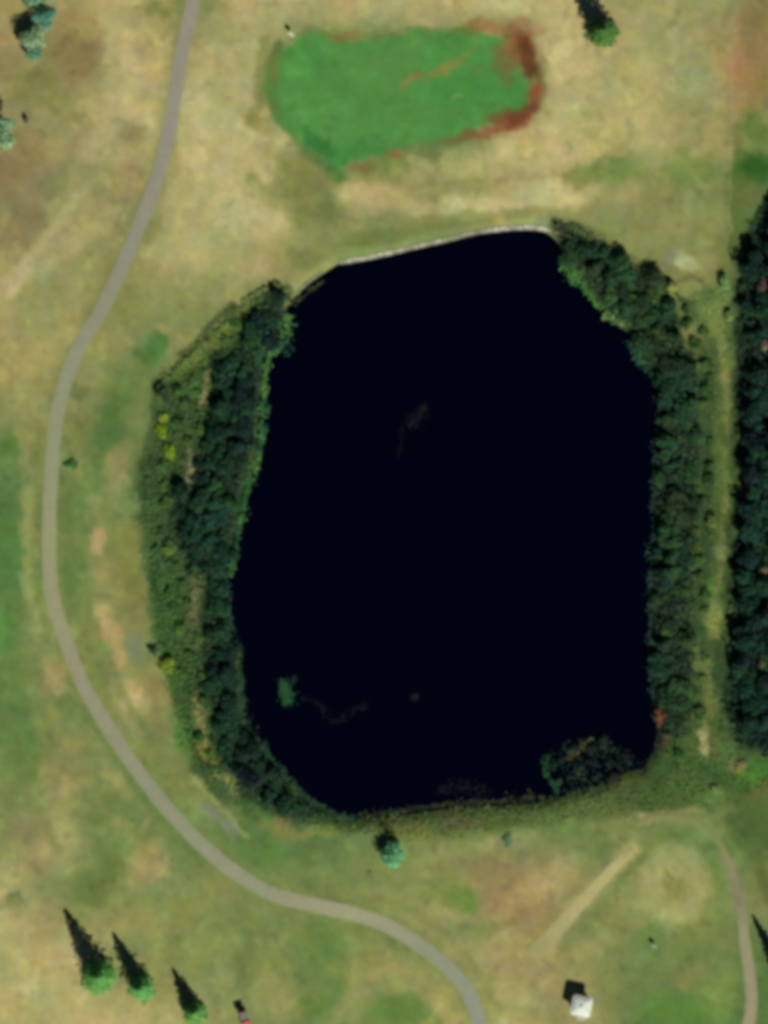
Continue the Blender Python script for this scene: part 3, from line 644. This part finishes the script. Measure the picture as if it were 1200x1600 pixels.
broadleaf('pale_tree', 8, 210, 6.6, 2.4, (116,152,110), 'pale green tree cut by the left edge on brown grass', n=2000)
broadleaf('round_tree', 615, 1335, 3.6, 2.2, (88,146,98), 'round blue green tree alone on grass at the south bank of the pond', n=2200, leaf=.26, gain=1.4)
# ------------------------------------------------------------------ single shrubs
def shrub(px, py, H, R, srgb, label, n=500, leaf=.2, gain=1.3, name='shrub', group=None, sq=1.0, rz=0, lobes=5):
    z = float(height(np.array([float(px)]), np.array([float(py)]))[0])
    C, N, S = crown_blob(R, H, n, lobes, .05, leaf); C[:, 0] *= sq
    o = leafmesh(name, C, N, S, tint(len(C)))
    o.location = P(px, py, max(z, WATER_Z - .2) - 0.08); o.rotation_euler.z = rz
    set_color(o, srgb, gain)
    return tag(o, label, 'shrub', group)
shrub(110, 725, 0.5, 1.15, (62,108,46), 'low round green shrub beside the cart path west of the pond')
shrub(30, 60, 1.6, 0.7, (40,60,40), 'small dark bush left of the pale tree clump in the upper left corner', 300)
shrub(41, 190, 1.3, 0.6, (92,84,60), 'small brownish bush beside the tree at the left edge', 220)
shrub(794, 1314, .6, 1.05, (96,132,90), 'small grey green bush at the edge of the rough on the south bank', 420)
shrub(577, 1363, 0.22, 0.5, (80,104,62), 'tiny dark bush on grass just below the round blue green tree', 120, .14, gain=2.2)
shrub(1132, 441, 1.5, 1.5, (112,148,78), 'light green bush at the top of the grass strip between thicket and wood', 700)
shrub(1051, 450, 1.8, 1.15, (138,146,74), 'yellow green bush at the top corner of the east bank thicket', 600)
shrub(1138, 492, 1.2, 1.0, (118,136,76), 'pale olive bush below the light green bush on the grass strip', 450)
shrub(252, 652, .8, 1.3, (122,144,42), 'upper bright yellow green bush in the rough behind the west bank', 420, group='yellow bushes in the west rough')
shrub(253, 676, .8, 1.5, (116,142,26), 'middle bright yellow green bush in the rough behind the west bank', 520, group='yellow bushes in the west rough')
shrub(262, 708, .8, 1.6, (112,144,24), 'lower bright yellow green bush in the rough behind the west bank', 520, group='yellow bushes in the west rough', sq=.7)
shrub(260, 1037, 1.3, 1.5, (114,136,32), 'broad yellow green bush at the lower edge of the west rough beside dark shrubs', 650, sq=1.1)
shrub(265, 862, 1.2, 1.0, (98,122,46), 'mid green bush in the west rough beside the widest part of the dark thicket', 420)
shrub(240, 1018, 1.3, 0.8, (50,78,50), 'dark bush beside the broad yellow green bush in the west rough', 300)
shrub(252, 612, 1.5, 1.3, (40,62,36), 'dark bush at the outer north corner of the west rough', 480)
shrub(1192, 445, 3.0, 1.2, (88,74,66), 'reddish brown bush among dark trees at the right edge', 600)
shrub(1196, 541, 3.4, 1.0, (120,108,84), 'pale tan bush in the wood at the right edge', 520)
shrub(1033, 1118, 1.6, 1.2, (112,76,46), 'rusty brown bush at the south end of the east bank', 460)
shrub(1192, 890, 4.0, .8, (96,92,62), 'small tan bush in the wood at the right edge below middle', 300)
shrub(1190, 1036, 3.8, 0.8, (80,86,56), 'small olive bush near the bottom of the wood at the right edge', 300)
shrub(1158, 1196, .6, 1.1, (130,126,76), 'pale straw coloured bush just south of the wood', 380)
shrub(1122, 1236, 0.8, 1.1, (112,142,76), 'light green low bush in the rough north of the ring of grass', 380, sq=1.3)

# ------------------------------------------------------------------ thickets: every shrub its own object, meshes shared by kind
def protos(k, Rr, Hr, n, leaf, lobes=6, trunk=False):
    out = []
    for i in range(k):
        R = RS.uniform(*Rr); H = RS.uniform(*Hr)
        C, N, S = crown_blob(R, H, n, lobes, .05, leaf)
        V, F, cc = leaves(C, N, S, tint(len(C), .26), 1.4)
        o = mesh_from('proto', V, F, cc, M_leaf); me = o.data; bpy.data.objects.remove(o)
        me.name = 'leafy_crown'; out.append((me, R, H))
    return out
def poisson(poly, rmin, tries=12000, inset=0.0, xmax=1262):
    p = np.array(poly, float); lo = p.min(0); hi = p.max(0); hi[0] = min(hi[0], xmax)
    c = RS.uniform(lo, hi, size=(tries, 2)); d = sdf(c[:, 0], c[:, 1], poly)
    c = c[d < -inset]; keep = []
    for q in c:
        if all((q[0] - k[0]) ** 2 + (q[1] - k[1]) ** 2 > rmin ** 2 for k in keep): keep.append(q)
    return keep
SMALL = protos(8, (.8, 1.15), (1.2, 1.9), 330, .22)
MED = protos(10, (1.3, 2.1), (1.3, 2.5), 760, .27) + protos(4, (.8, 1.1), (.8, 1.5), 300, .24)
BIG = protos(8, (1.3, 2.1), (2.8, 4.4), 900, .29, 8)
LOW = protos(6, (.8, 1.3), (.5, 1.05), 320, .23)
WALL = trunk_mesh(4.0, .12, 5, 1.8).build('proto', M_bark); TRUNK = WALL.data; TRUNK.name = 'trunk_with_limbs'; bpy.data.objects.remove(WALL)

def veg_colour(px, py, pal):
    """the mix of species drifts along the bank: neighbouring shrubs are alike"""
    a = np.array([float(px)]); b = np.array([float(py)])
    t = float(np.clip(.5 + .75 * fbm(a / 38, b / 38, 505, 3)[0] + RS.normal() * .07, 0, .999)) * (len(pal) - 1); i = int(t)
    c = np.array(pal[i], float) * (1 - t + i) + np.array(pal[i + 1], float) * (t - i)
    c = c * RS.uniform(.9, 1.1)
    return c * np.array([RS.uniform(.9, 1.1), 1, RS.uniform(.9, 1.1)])

def thicket(poly, rmin, kinds, pal, name, label, group, inset=3, gain=1.35, hole=.75, skip=None, cat='shrub', tree=False):
    pts = poisson(poly, rmin, inset=inset); n = 0
    for q in pts:
        if skip and skip(q): continue
        qa, qb = np.array([q[0]]), np.array([q[1]])
        if sdf(qa, qb, poly)[0] > -inset - 11 * max(0, fbm(qa / 22, qb / 22, 88, 3)[0] + .15) or (not tree and RS.uniform() < hole * sstep(.1, .5, fbm(qa / 26, qb / 26, 66, 3)[0])): continue
        me, R, H = kinds[RS.randint(len(kinds))]
        z = float(height(np.array([q[0]]), np.array([q[1]]))[0]); z = max(z, WATER_Z - .1) - .08
        s = RS.uniform(.82, 1.18); loc = P(q[0], q[1], z)
        if tree:
            e = empty(name, loc, RS.uniform(0, 6.28)); e.scale = (s, s, s)
            t = bpy.data.objects.new('trunk', TRUNK); scene.collection.objects.link(t); t.parent = e; t.scale = (R / 2, R / 2, H / 4.2)
            c = bpy.data.objects.new('crown', me); scene.collection.objects.link(c); c.parent = e
            tag(e, label, cat, group); o = c
        else:
            o = bpy.data.objects.new(name, me); scene.collection.objects.link(o); o.location = loc
            o.rotation_euler.z = RS.uniform(0, 6.28); o.scale = (s, s, s); tag(o, label, cat, group)
        set_color(o, veg_colour(q[0], q[1], pal) * np.array([1.02, 1.10, 1.0]), gain * 1.05); n += 1
    return n

DARKW = [(8,20,26),(12,30,30),(16,44,34),(24,56,36),(16,36,28),(34,64,34),(20,28,26)]
DARKE = [(10,28,30),(18,46,36),(26,56,38),(40,64,36),(28,54,34),(32,44,32),(54,78,38),(58,68,38)]
n1 = thicket(WEST_THICK, 15, MED, DARKW, 'shrub', 'dark green shrub packed in the thicket along the west bank of the pond', 'dark shrubs of the west bank thicket', inset=5)
n2 = thicket(EAST_THICK, 15.5, MED, DARKE, 'shrub', 'dark green shrub packed in the thicket along the east bank of the pond', 'dark shrubs of the east bank thicket', inset=5)
n3 = thicket(WOOD, 19.5, BIG, [(8,22,28),(10,34,32),(14,44,34),(22,54,34),(12,40,34),(30,60,36)], 'tree', 'dark green leafy tree in the wood along the right edge', 'trees of the wood on the right edge', inset=13, cat='tree', tree=True,
             skip=lambda q: any((q[0] - a) ** 2 + (q[1] - b) ** 2 < 20 ** 2 for a, b in ((1190, 445), (1196, 541), (1192, 890), (1190, 1036))))
n4 = thicket(PENIN, 21, SMALL, [(14,26,28),(18,40,32),(34,36,32),(22,46,34),(30,56,36)], 'shrub', 'dark low shrub on the small spit at the southeast corner of the pond', 'low shrubs of the southeast spit', inset=2)
EAST_EDGE = [(905,352),(960,385),(1030,425),(1065,455),(1105,520),(1116,620),(1114,740),(1110,900),(1106,1000),(1104,1130),(1060,1190),(1040,1160),(1078,1080),(1076,980),(1080,900),(1086,800),(1092,720),(1088,620),(1070,530),(1048,478),(1025,440),(960,402)]
n5 = thicket(EAST_EDGE, 18, LOW, [(40,64,36),(62,86,42),(78,98,48),(52,78,40),(90,104,52),(48,60,40)], 'shrub', 'low mid green bush along the outer edge of the east bank thicket', 'low bushes edging the east thicket', inset=1, gain=1.15)
WEST_EDGE = [(395,470),(340,530),(300,580),(262,610),(252,650),(240,720),(232,800),(240,880),(262,960),(280,1060),(300,1140),(330,1210),(348,1200),(322,1080),(318,905),(262,830),(268,775),(318,690),(345,575),(400,490)]
n6 = thicket(WEST_EDGE, 23, LOW, [(50,80,40),(40,66,36),(66,96,44),(58,88,44),(92,112,46)], 'shrub', 'low mid green bush in the rough grass behind the west bank thicket', 'low bushes in the west rough', inset=1, gain=1.15,
             skip=lambda q: 238 < q[0] < 275 and 635 < q[1] < 725)
print('thickets', n5, n6, n1, n2, n3, n4)

# ------------------------------------------------------------------ rough grass, reeds, undergrowth (uncountable)
def scatter(name, poly, dens, hfun, cfun, leaf, label, cat, gain=1.5, upright=0.35, warp=14, excl=None, soft=9):
    p = np.array(poly, float); lo, hi = p.min(0) - 8, p.max(0) + 8; hi[0] = min(hi[0], 1290)
    n = int((hi[0] - lo[0]) * (hi[1] - lo[1]) * PX * PX * dens)
    x = RS.uniform(lo[0], hi[0], n); y = RS.uniform(lo[1], hi[1], n)
    d = sdf(x, y, poly) + warp * fbm(x / 14, y / 14, 77, 3)
    k = RS.uniform(-soft, soft * .6, n) > d
    # patchy clumps
    k &= RS.uniform(0, 1, n) < 0.35 + 0.65 * sstep(-0.25, 0.35, fbm(x / 10, y / 10, 91, 3))
    if excl is not None: k &= ~excl(x, y)
    x, y, d = x[k], y[k], d[k]; n = len(x)
    h = hfun(x, y, d); zg = np.maximum(height(x, y), WATER_Z - .02)
    C = np.stack([(x - 600) * PX, (800 - y) * PX, zg + h * RS.uniform(.25, 1, n)], 1)
    N = RS.normal(size=(n, 3)) * upright + np.array([0, 0, .75])
    col = np.clip(lin(cfun(x, y)) / KF * gain * tint(n, .2), .0005, .7)
    return tag(leafmesh(name, C, N, RS.uniform(.6, 1.3, n) * leaf, col, None, 2.4), label, cat, kind='stuff')

def gcol(mix=0.0, add=(0, 0, 0)):
    def f(x, y):
        c = ground_srgb(x, y); return c * (1 - mix) + np.array(add, float) * mix
    return f
scatter('rough_grass', WEST_ROUGH, 16, lambda x, y, d: (.10 + .5 * sstep(0, -24, d)) * (.6 + .5 * fbm(x / 20, y / 20, 3, 3)), gcol(.15, (44,74,38)), .24, 'tall uncut rough grass and weeds on the west bank', 'rough grass', gain=1.35)
scatter('undergrowth', WEST_THICK, 18, lambda x, y, d: .25 + .6 * sstep(0, -16, d), gcol(.5, (28,52,34)), .32, 'dark undergrowth filling the west bank thicket', 'undergrowth', gain=1.35)
scatter('undergrowth', EAST_THICK, 18, lambda x, y, d: .25 + .6 * sstep(0, -16, d), gcol(.4, (38,62,38)), .32, 'dark undergrowth filling the east bank thicket', 'undergrowth', gain=1.35)
scatter('undergrowth', WOOD, 10, lambda x, y, d: .5 + .8 * sstep(0, -12, d), gcol(.5, (26,54,36)), .36, 'dark undergrowth below the wood at the right edge', 'undergrowth', gain=1.35)
scatter('rough_grass', STRIP, 9, lambda x, y, d: .16 + .12 * fbm(x / 16, y / 16, 3, 3), gcol(), .20, 'rough olive grass strip between east thicket and wood', 'rough grass', gain=1.3)
scatter('rough_grass', SOUTH_ROUGH, 9, lambda x, y, d: .12 + .2 * sstep(0, -14, d), gcol(), .20, 'rough olive grass along the south bank of the pond', 'rough grass', gain=1.3)
scatter('reeds', PENIN, 9, lambda x, y, d: .3 + .3 * sstep(0, -10, d), lambda x, y: np.array((20, 36, 28.)) + np.array((30, 30, 6.)) * np.clip(fbm(x / 12, y / 12, 5, 3) + .1, 0, 1)[:, None], .26, 'low reeds covering the small spit at the southeast corner of the pond', 'reeds', gain=1.3)

def fringe(name, pts, w, dens, h, colf, label, leaf=.24, gain=1.6, out=0.0):
    c = resample(pts, 4); t = np.gradient(c, axis=0); t /= np.linalg.norm(t, axis=1)[:, None] + 1e-9; nr_ = np.stack([-t[:, 1], t[:, 0]], 1)
    n = int(len(c) * 4 * w * PX * PX * dens); i = RS.randint(0, len(c), n)
    amp = 0.35 + 0.65 * sstep(-.3, .4, fbm(i / 6.0, i * 0 + 2.5, 19, 3))
    q = c[i] + nr_[i] * (RS.normal(size=n) * w * .5 * amp + out)[:, None] + t[i] * RS.uniform(-2, 2, n)[:, None]
    x, y = q[:, 0], q[:, 1]; zg = np.maximum(height(x, y), WATER_Z)
    C = np.stack([(x - 600) * PX, (800 - y) * PX, zg + h * amp * RS.uniform(.2, 1, n)], 1)
    N = RS.normal(size=(n, 3)) * .5 + np.array([0.1, -.2, .8])
    return tag(leafmesh(name, C, N, RS.uniform(.6, 1.3, n) * leaf, np.clip(lin(colf(x, y, n)) / KF * gain * tint(n, .2), .0005, .7), None, 1.7), label, 'reeds', kind='stuff')
def mixc(cs):
    cs = np.array(cs, float)
    def f(x, y, n):
        t = np.clip(.5 + .8 * fbm(x / 18, y / 18, 41, 3), 0, .999) * (len(cs) - 1); i = t.astype(int); fr = (t - i)[:, None]
        return cs[i] * (1 - fr) + cs[i + 1] * fr
    return f
fringe('reeds', [(445,492),(436,540),(418,552),(410,590),(407,650),(404,690),(398,715),(388,745),(376,790),(366,845),(356,898)], 11, 34, .7, mixc([(30,66,44),(44,92,50),(62,106,52),(84,128,60)]), 'bright green reeds along the upper west waterline of the pond', out=-4)
fringe('reeds', [(430,545),(445,535),(450,555)], 9, 26, .6, mixc([(24,56,44),(34,70,50)]), 'dark reeds on the little point of the northwest bank')
fringe('reeds', [(354,905),(358,960),(372,1012),(376,1060),(382,1125),(410,1165),(440,1205),(480,1245),(520,1270),(560,1282)], 9, 28, .6, mixc([(20,50,40),(28,60,46),(34,66,40),(44,70,44)]), 'dull green reeds along the lower west waterline of the pond')
fringe('reeds', [(884,408),(898,428),(915,448),(932,468),(942,478)], 12, 40, .7, mixc([(58,104,50),(74,122,50),(60,112,60)]), 'bright green reeds at the upper northeast waterline', out=3)
fringe('reeds', [(946,490),(962,497),(984,506)], 8, 36, .6, mixc([(84,118,62),(100,132,78)]), 'pale green reeds on the northeast waterline, middle patch', out=3)
fringe('reeds', [(988,530),(996,550),(1006,570),(1022,585)], 9, 30, .6, mixc([(30,76,54),(64,106,66)]), 'green reeds on the northeast waterline, lowest patch', out=3)
fringe('reeds', [(1036,600),(1032,650),(1024,700),(1022,760),(1022,830),(1017,890),(1018,960),(1018,1030),(1022,1100)], 10, 20, .6, mixc([(18,42,36),(34,64,48),(26,54,46),(44,72,56)]), 'dark green reeds along the long east waterline')
fringe('reeds', [(858,1180),(852,1200),(862,1222),(872,1238)], 7, 34, .5, mixc([(26,70,36),(34,82,40)]), 'green reeds curving round the west tip of the spit')
fringe('reeds', [(885,1185),(905,1170),(925,1155)], 7, 30, .5, mixc([(40,76,38),(80,80,44)]), 'green reeds on the north edge of the spit')
fringe('reeds', [(560,1278),(620,1268),(700,1257),(780,1252),(850,1246)], 10, 20, .45, mixc([(24,36,26),(40,54,30),(58,66,34)]), 'dark reeds along the south waterline of the pond')
fringe('reeds', [(460,474),(480,458),(505,438)], 6, 24, .25, mixc([(34,48,28),(58,72,36)]), 'short dark reeds below the dull grey stones at the northwest corner')
fringe('rough_grass', [(868,352),(905,358),(960,396),(1010,428),(1045,445),(1065,470)], 8, 22, .8, mixc([(48,62,34),(76,92,44),(40,52,30)]), 'dark ragged grass along the top edge of the east thicket')
fringe('rough_grass', [(246,606),(262,590),(290,562),(340,518),(395,462),(425,448),(450,455)], 9, 24, 1.0, mixc([(52,70,36),(84,104,50),(64,84,40)]), 'tall ragged grass along the top edge of the west rough')
for o in scene.objects:
    if o.name.startswith('rough_grass'): o['category'] = 'rough grass'

# weed on the water
def weed(pts, label, col, leaf=.16, spread=.5, n=260, gain=.75):
    c = resample(pts, 2) if len(pts) > 1 else np.array([pts[0]], float)
    i = RS.randint(0, len(c), n)
    q = c[i] + RS.normal(size=(n, 2)) * spread * 10 * (0.4 + 0.6 * vnoise(i / 9.0, i * 0.0, 7))[:, None]
    C = np.stack([(q[:, 0] - 600) * PX, (800 - q[:, 1]) * PX, np.full(n, WATER_Z + .02) + RS.uniform(0, .02, n)], 1)
    N = RS.normal(size=(n, 3)) * .08 + np.array([0, 0, 1.])
    return tag(leafmesh('pond_weed', C, N, RS.uniform(.5, 1.3, n) * leaf, np.clip(lin(col) / KF * gain * tint(n, .25), .0003, .5), None, 1.2), label, 'pond weed', kind='stuff')
weed([(443,1068),(446,1082),(450,1096)], 'bright green weed patch floating near the southwest corner of the pond', (26,78,38), .3, .62, 330, .95)
weed([(455,1066),(462,1060)], 'small teal weed patch beside the bright green one', (16,42,36), .2, .35, 60)
weed([(470,1090),(500,1102),(512,1118),(525,1128),(545,1115),(575,1100)], 'thin dark weed trail in the southern part of the pond', (8,26,30), .18, .42, 180)
weed([(648,1088)], 'tiny dark weed patch alone in the southern part of the pond', (14,32,32), .18, .4, 60)
weed([(640,665),(655,650),(664,638)], 'faint green weed patch near the middle of the upper pond', (6,28,22), .2, .8, 170)
weed([(630,665),(625,700),(620,715)], 'very faint weed trail below the patch in the upper pond', (8,14,20), .16, .4, 60)
weed([(690,1235),(720,1228),(760,1240)], 'dim submerged weed off the south bank of the pond', (10,20,22), .2, .9, 220)

# ------------------------------------------------------------------ stone edging on the north shore
def stone_edge(pts, width, label, fade, cols):
    """one continuous low kerb of rough blocks bedded on the bank"""
    c = resample(pts, 0.9); t = np.gradient(c, axis=0); t /= np.linalg.norm(t, axis=1)[:, None]; nr_ = np.stack([-t[:, 1], t[:, 0]], 1); n = len(c)
    lat = np.array([-1, -.93, -.5, -.04, .04, .5, .93, 1.0]); i = np.arange(n)
    wv = width * (1 + .12 * fbm(i / 6.0, i * 0 + 1.5, 3, 3)) * (.75 + .25 * fade(i / (n - 1)))
    pos = c[:, None] + nr_[:, None] * (lat[None] * wv[:, None] * .5)[..., None]; x, y = pos[..., 0], pos[..., 1]
    row = (lat > 0).astype(int)[None, :] + 0 * i[:, None]; blk = np.floor((i[:, None] + row * 3.1) / 5.5)
    edge = np.abs((i[:, None] + row * 3.1) / 5.5 - blk - .5) > .42
    r1 = hsh(blk, row, 5); r2 = hsh(blk, row, 9)
    z = height(x, y); zc = height(c[:, 0], c[:, 1])[:, None]
    top = np.maximum(z, zc) + .10 + .05 * r1 - .07 * edge - .05 * ((np.abs(lat) < .1)[None]); top[:, 0] = z[:, 0] - .1; top[:, -1] = z[:, -1] - .1
    V = np.stack([(x - 600) * PX, (800 - y) * PX, top], -1).reshape(-1, 3)
    ca = np.array(cols, float); k = lin(np.clip(ca[(r2 * (len(ca) - .01)).astype(int)] * (.9 + .2 * r1)[..., None], 0, 250)) / KF
    f = np.clip(fade(i / (n - 1)) + .25 * fbm(i / 9.0, i * 0 + 5.5, 7, 3), .15, 1)[:, None, None]
    k = k * f + lin((104, 108, 66)) / KF * (1 - f)
    o = mesh_from('stone_edging', V, grid_faces(len(lat), n)[:, ::-1], k.reshape(-1, 3), M_stone)
    return tag(o, label, 'stone edging')
stone_edge([(528,410),(560,405),(600,397),(650,385),(700,374),(750,362),(800,356),(840,356),(862,362)], 7.5, 'long row of pale stones lining the north shore of the pond', lambda t: np.interp(t, [0, .04, .3, .5, .56, .66, .72, .96, 1], [.3, .9, .8, .7, .35, .4, .85, .9, .4]), [(178,178,156),(164,164,142),(190,188,168),(150,150,124)])
stone_edge([(462,460),(475,446),(490,435),(505,424)], 5, 'short row of dull grey stones at the northwest corner of the pond', lambda t: .75 + 0 * t, [(150,150,124),(130,134,104)])
stone_edge([(866,362),(880,366),(893,372)], 5, 'few reddish stones at the east end of the long pale row', lambda t: .7 + 0 * t, [(150,124,96),(130,104,88)])

# ------------------------------------------------------------------ hut
def gz(px, py): return float(height(np.array([float(px)]), np.array([float(py)]))[0])
hut = empty('hut', P(908, 1571, gz(908, 1571)), math.radians(-12))
tag(hut, 'small square hut with a pale low roof standing on grass at the bottom right', 'hut')
def ngon(r, z, n=8): return [(r * math.cos(PI / n + 2 * PI * k / n), r * math.sin(PI / n + 2 * PI * k / n), z) for k in range(n)]
def stack_rings(rings, n=8):
    V = [v for r in rings for v in r]; F = [[a * n + k, a * n + (k + 1) % n, (a + 1) * n + (k + 1) % n, (a + 1) * n + k] for a in range(len(rings) - 1) for k in range(n)]
    return V, F + [list(range(n))[::-1], [(len(rings) - 1) * n + k for k in range(n)]]
def sq(r, z, c=.22):   # square with small cut corners
    a, b = r, r * (1 - c)
    return [(a, -b, z), (a, b, z), (b, a, z), (-b, a, z), (-a, b, z), (-a, -b, z), (-b, -a, z), (b, -a, z)]
Vh, Fh = stack_rings([sq(1.25, -.1), sq(1.25, 2.2)]); poly_mesh('wall', Vh, Fh, M_wall, hut)
Vh, Fh = stack_rings([sq(1.58, 2.14), sq(1.60, 2.26), sq(1.0, 2.62), sq(.16, 2.86)]); rf = poly_mesh('roof', Vh, Fh, M_white, hut)
MB().box((0, 0, 2.93), (.34, .34, .18), 0, .6).build('vent_cap', M_metal, rf)
dr = MB().box((.25, -1.27, .98), (.85, .06, 1.95)).build('door', M_door, hut)
MB().box((.55, -1.32, 1.0), (.05, .05, .14)).build('handle', M_metal, dr)
st = MB().box((.35, -1.85, .03), (1.5, 1.0, .16)).build('doorstep', M_conc, hut)

# ------------------------------------------------------------------ sign boards on posts
def sign(px, py, s, mat, label, rz, h=1.0):
    e = empty('sign', P(px, py, gz(px, py)), rz); tag(e, label, 'sign')
    MB().tube((-.28 * s, 0, -.2), (-.28 * s, 0, h), .05, .05).build('post', M_bark, e)
    MB().tube((.28 * s, 0, -.2), (.28 * s, 0, h), .05, .05).build('post', M_bark, e)
    MB().box((0, 0, h + .12 * s), (1.05 * s, .62 * s, .06), 0, .97, math.radians(38)).build('board', mat, e)
    return e
sign(455, 54, .95, M_sign, 'small pale sign board on two posts at the northwest corner of the putting green', math.radians(-35), 1.05)
sign(1022, 1478, .85, M_sign2, 'small weathered green sign board on grass above the pale roofed hut', math.radians(-25), .8)

# ------------------------------------------------------------------ small red cart
cart = empty('cart', P(382, 1591, gz(382, 1591)), math.radians(16))      # +y is its front
tag(cart, 'small red cart with a grey canopy on grass at the bottom edge', 'cart')
m = MB(); m.box((0, -0.1, .42), (1.25, 2.7, .26)); m.box((0, 1.05, .66), (1.08, .5, .34), 0, .8); m.box((0, -.95, .80), (1.25, 1.0, .5), 0, .95); m.build('body', M_red, cart)
s1 = MB().box((0, -.28, .72), (1.05, .5, .14)).box((0, -.55, .98), (1.05, .10, .42), 0, 1, .15).build('seat', M_seat, cart)
for sx in (-1, 1):
    for yy in (.95, -.12): MB().tube((sx * .5, yy, .5), (sx * .48, yy * .85 - .02, 1.80), .025, .025, 6).build('canopy_post', M_metal, cart)
MB().box((0, .45, 1.84), (1.30, 1.25, .08), 0, .93).build('canopy', M_grey, cart)
MB().tube((.25, .55, .75), (.25, .38, 1.02), .02, .02, 6).tube((.25, .375, 1.02), (.25, .36, 1.045), .17, .17, 14).build('steering_wheel', M_black, cart)
for sx in (-1, 1):
    for yy in (.86, -.86):
        w = MB().tube((sx * .50, yy, .23), (sx * .66, yy, .23), .235, .235, 18).build('wheel', M_black, cart)
        MB().tube((sx * .655, yy, .23), (sx * .675, yy, .23), .12, .11, 12).build('rim', M_metal, w)
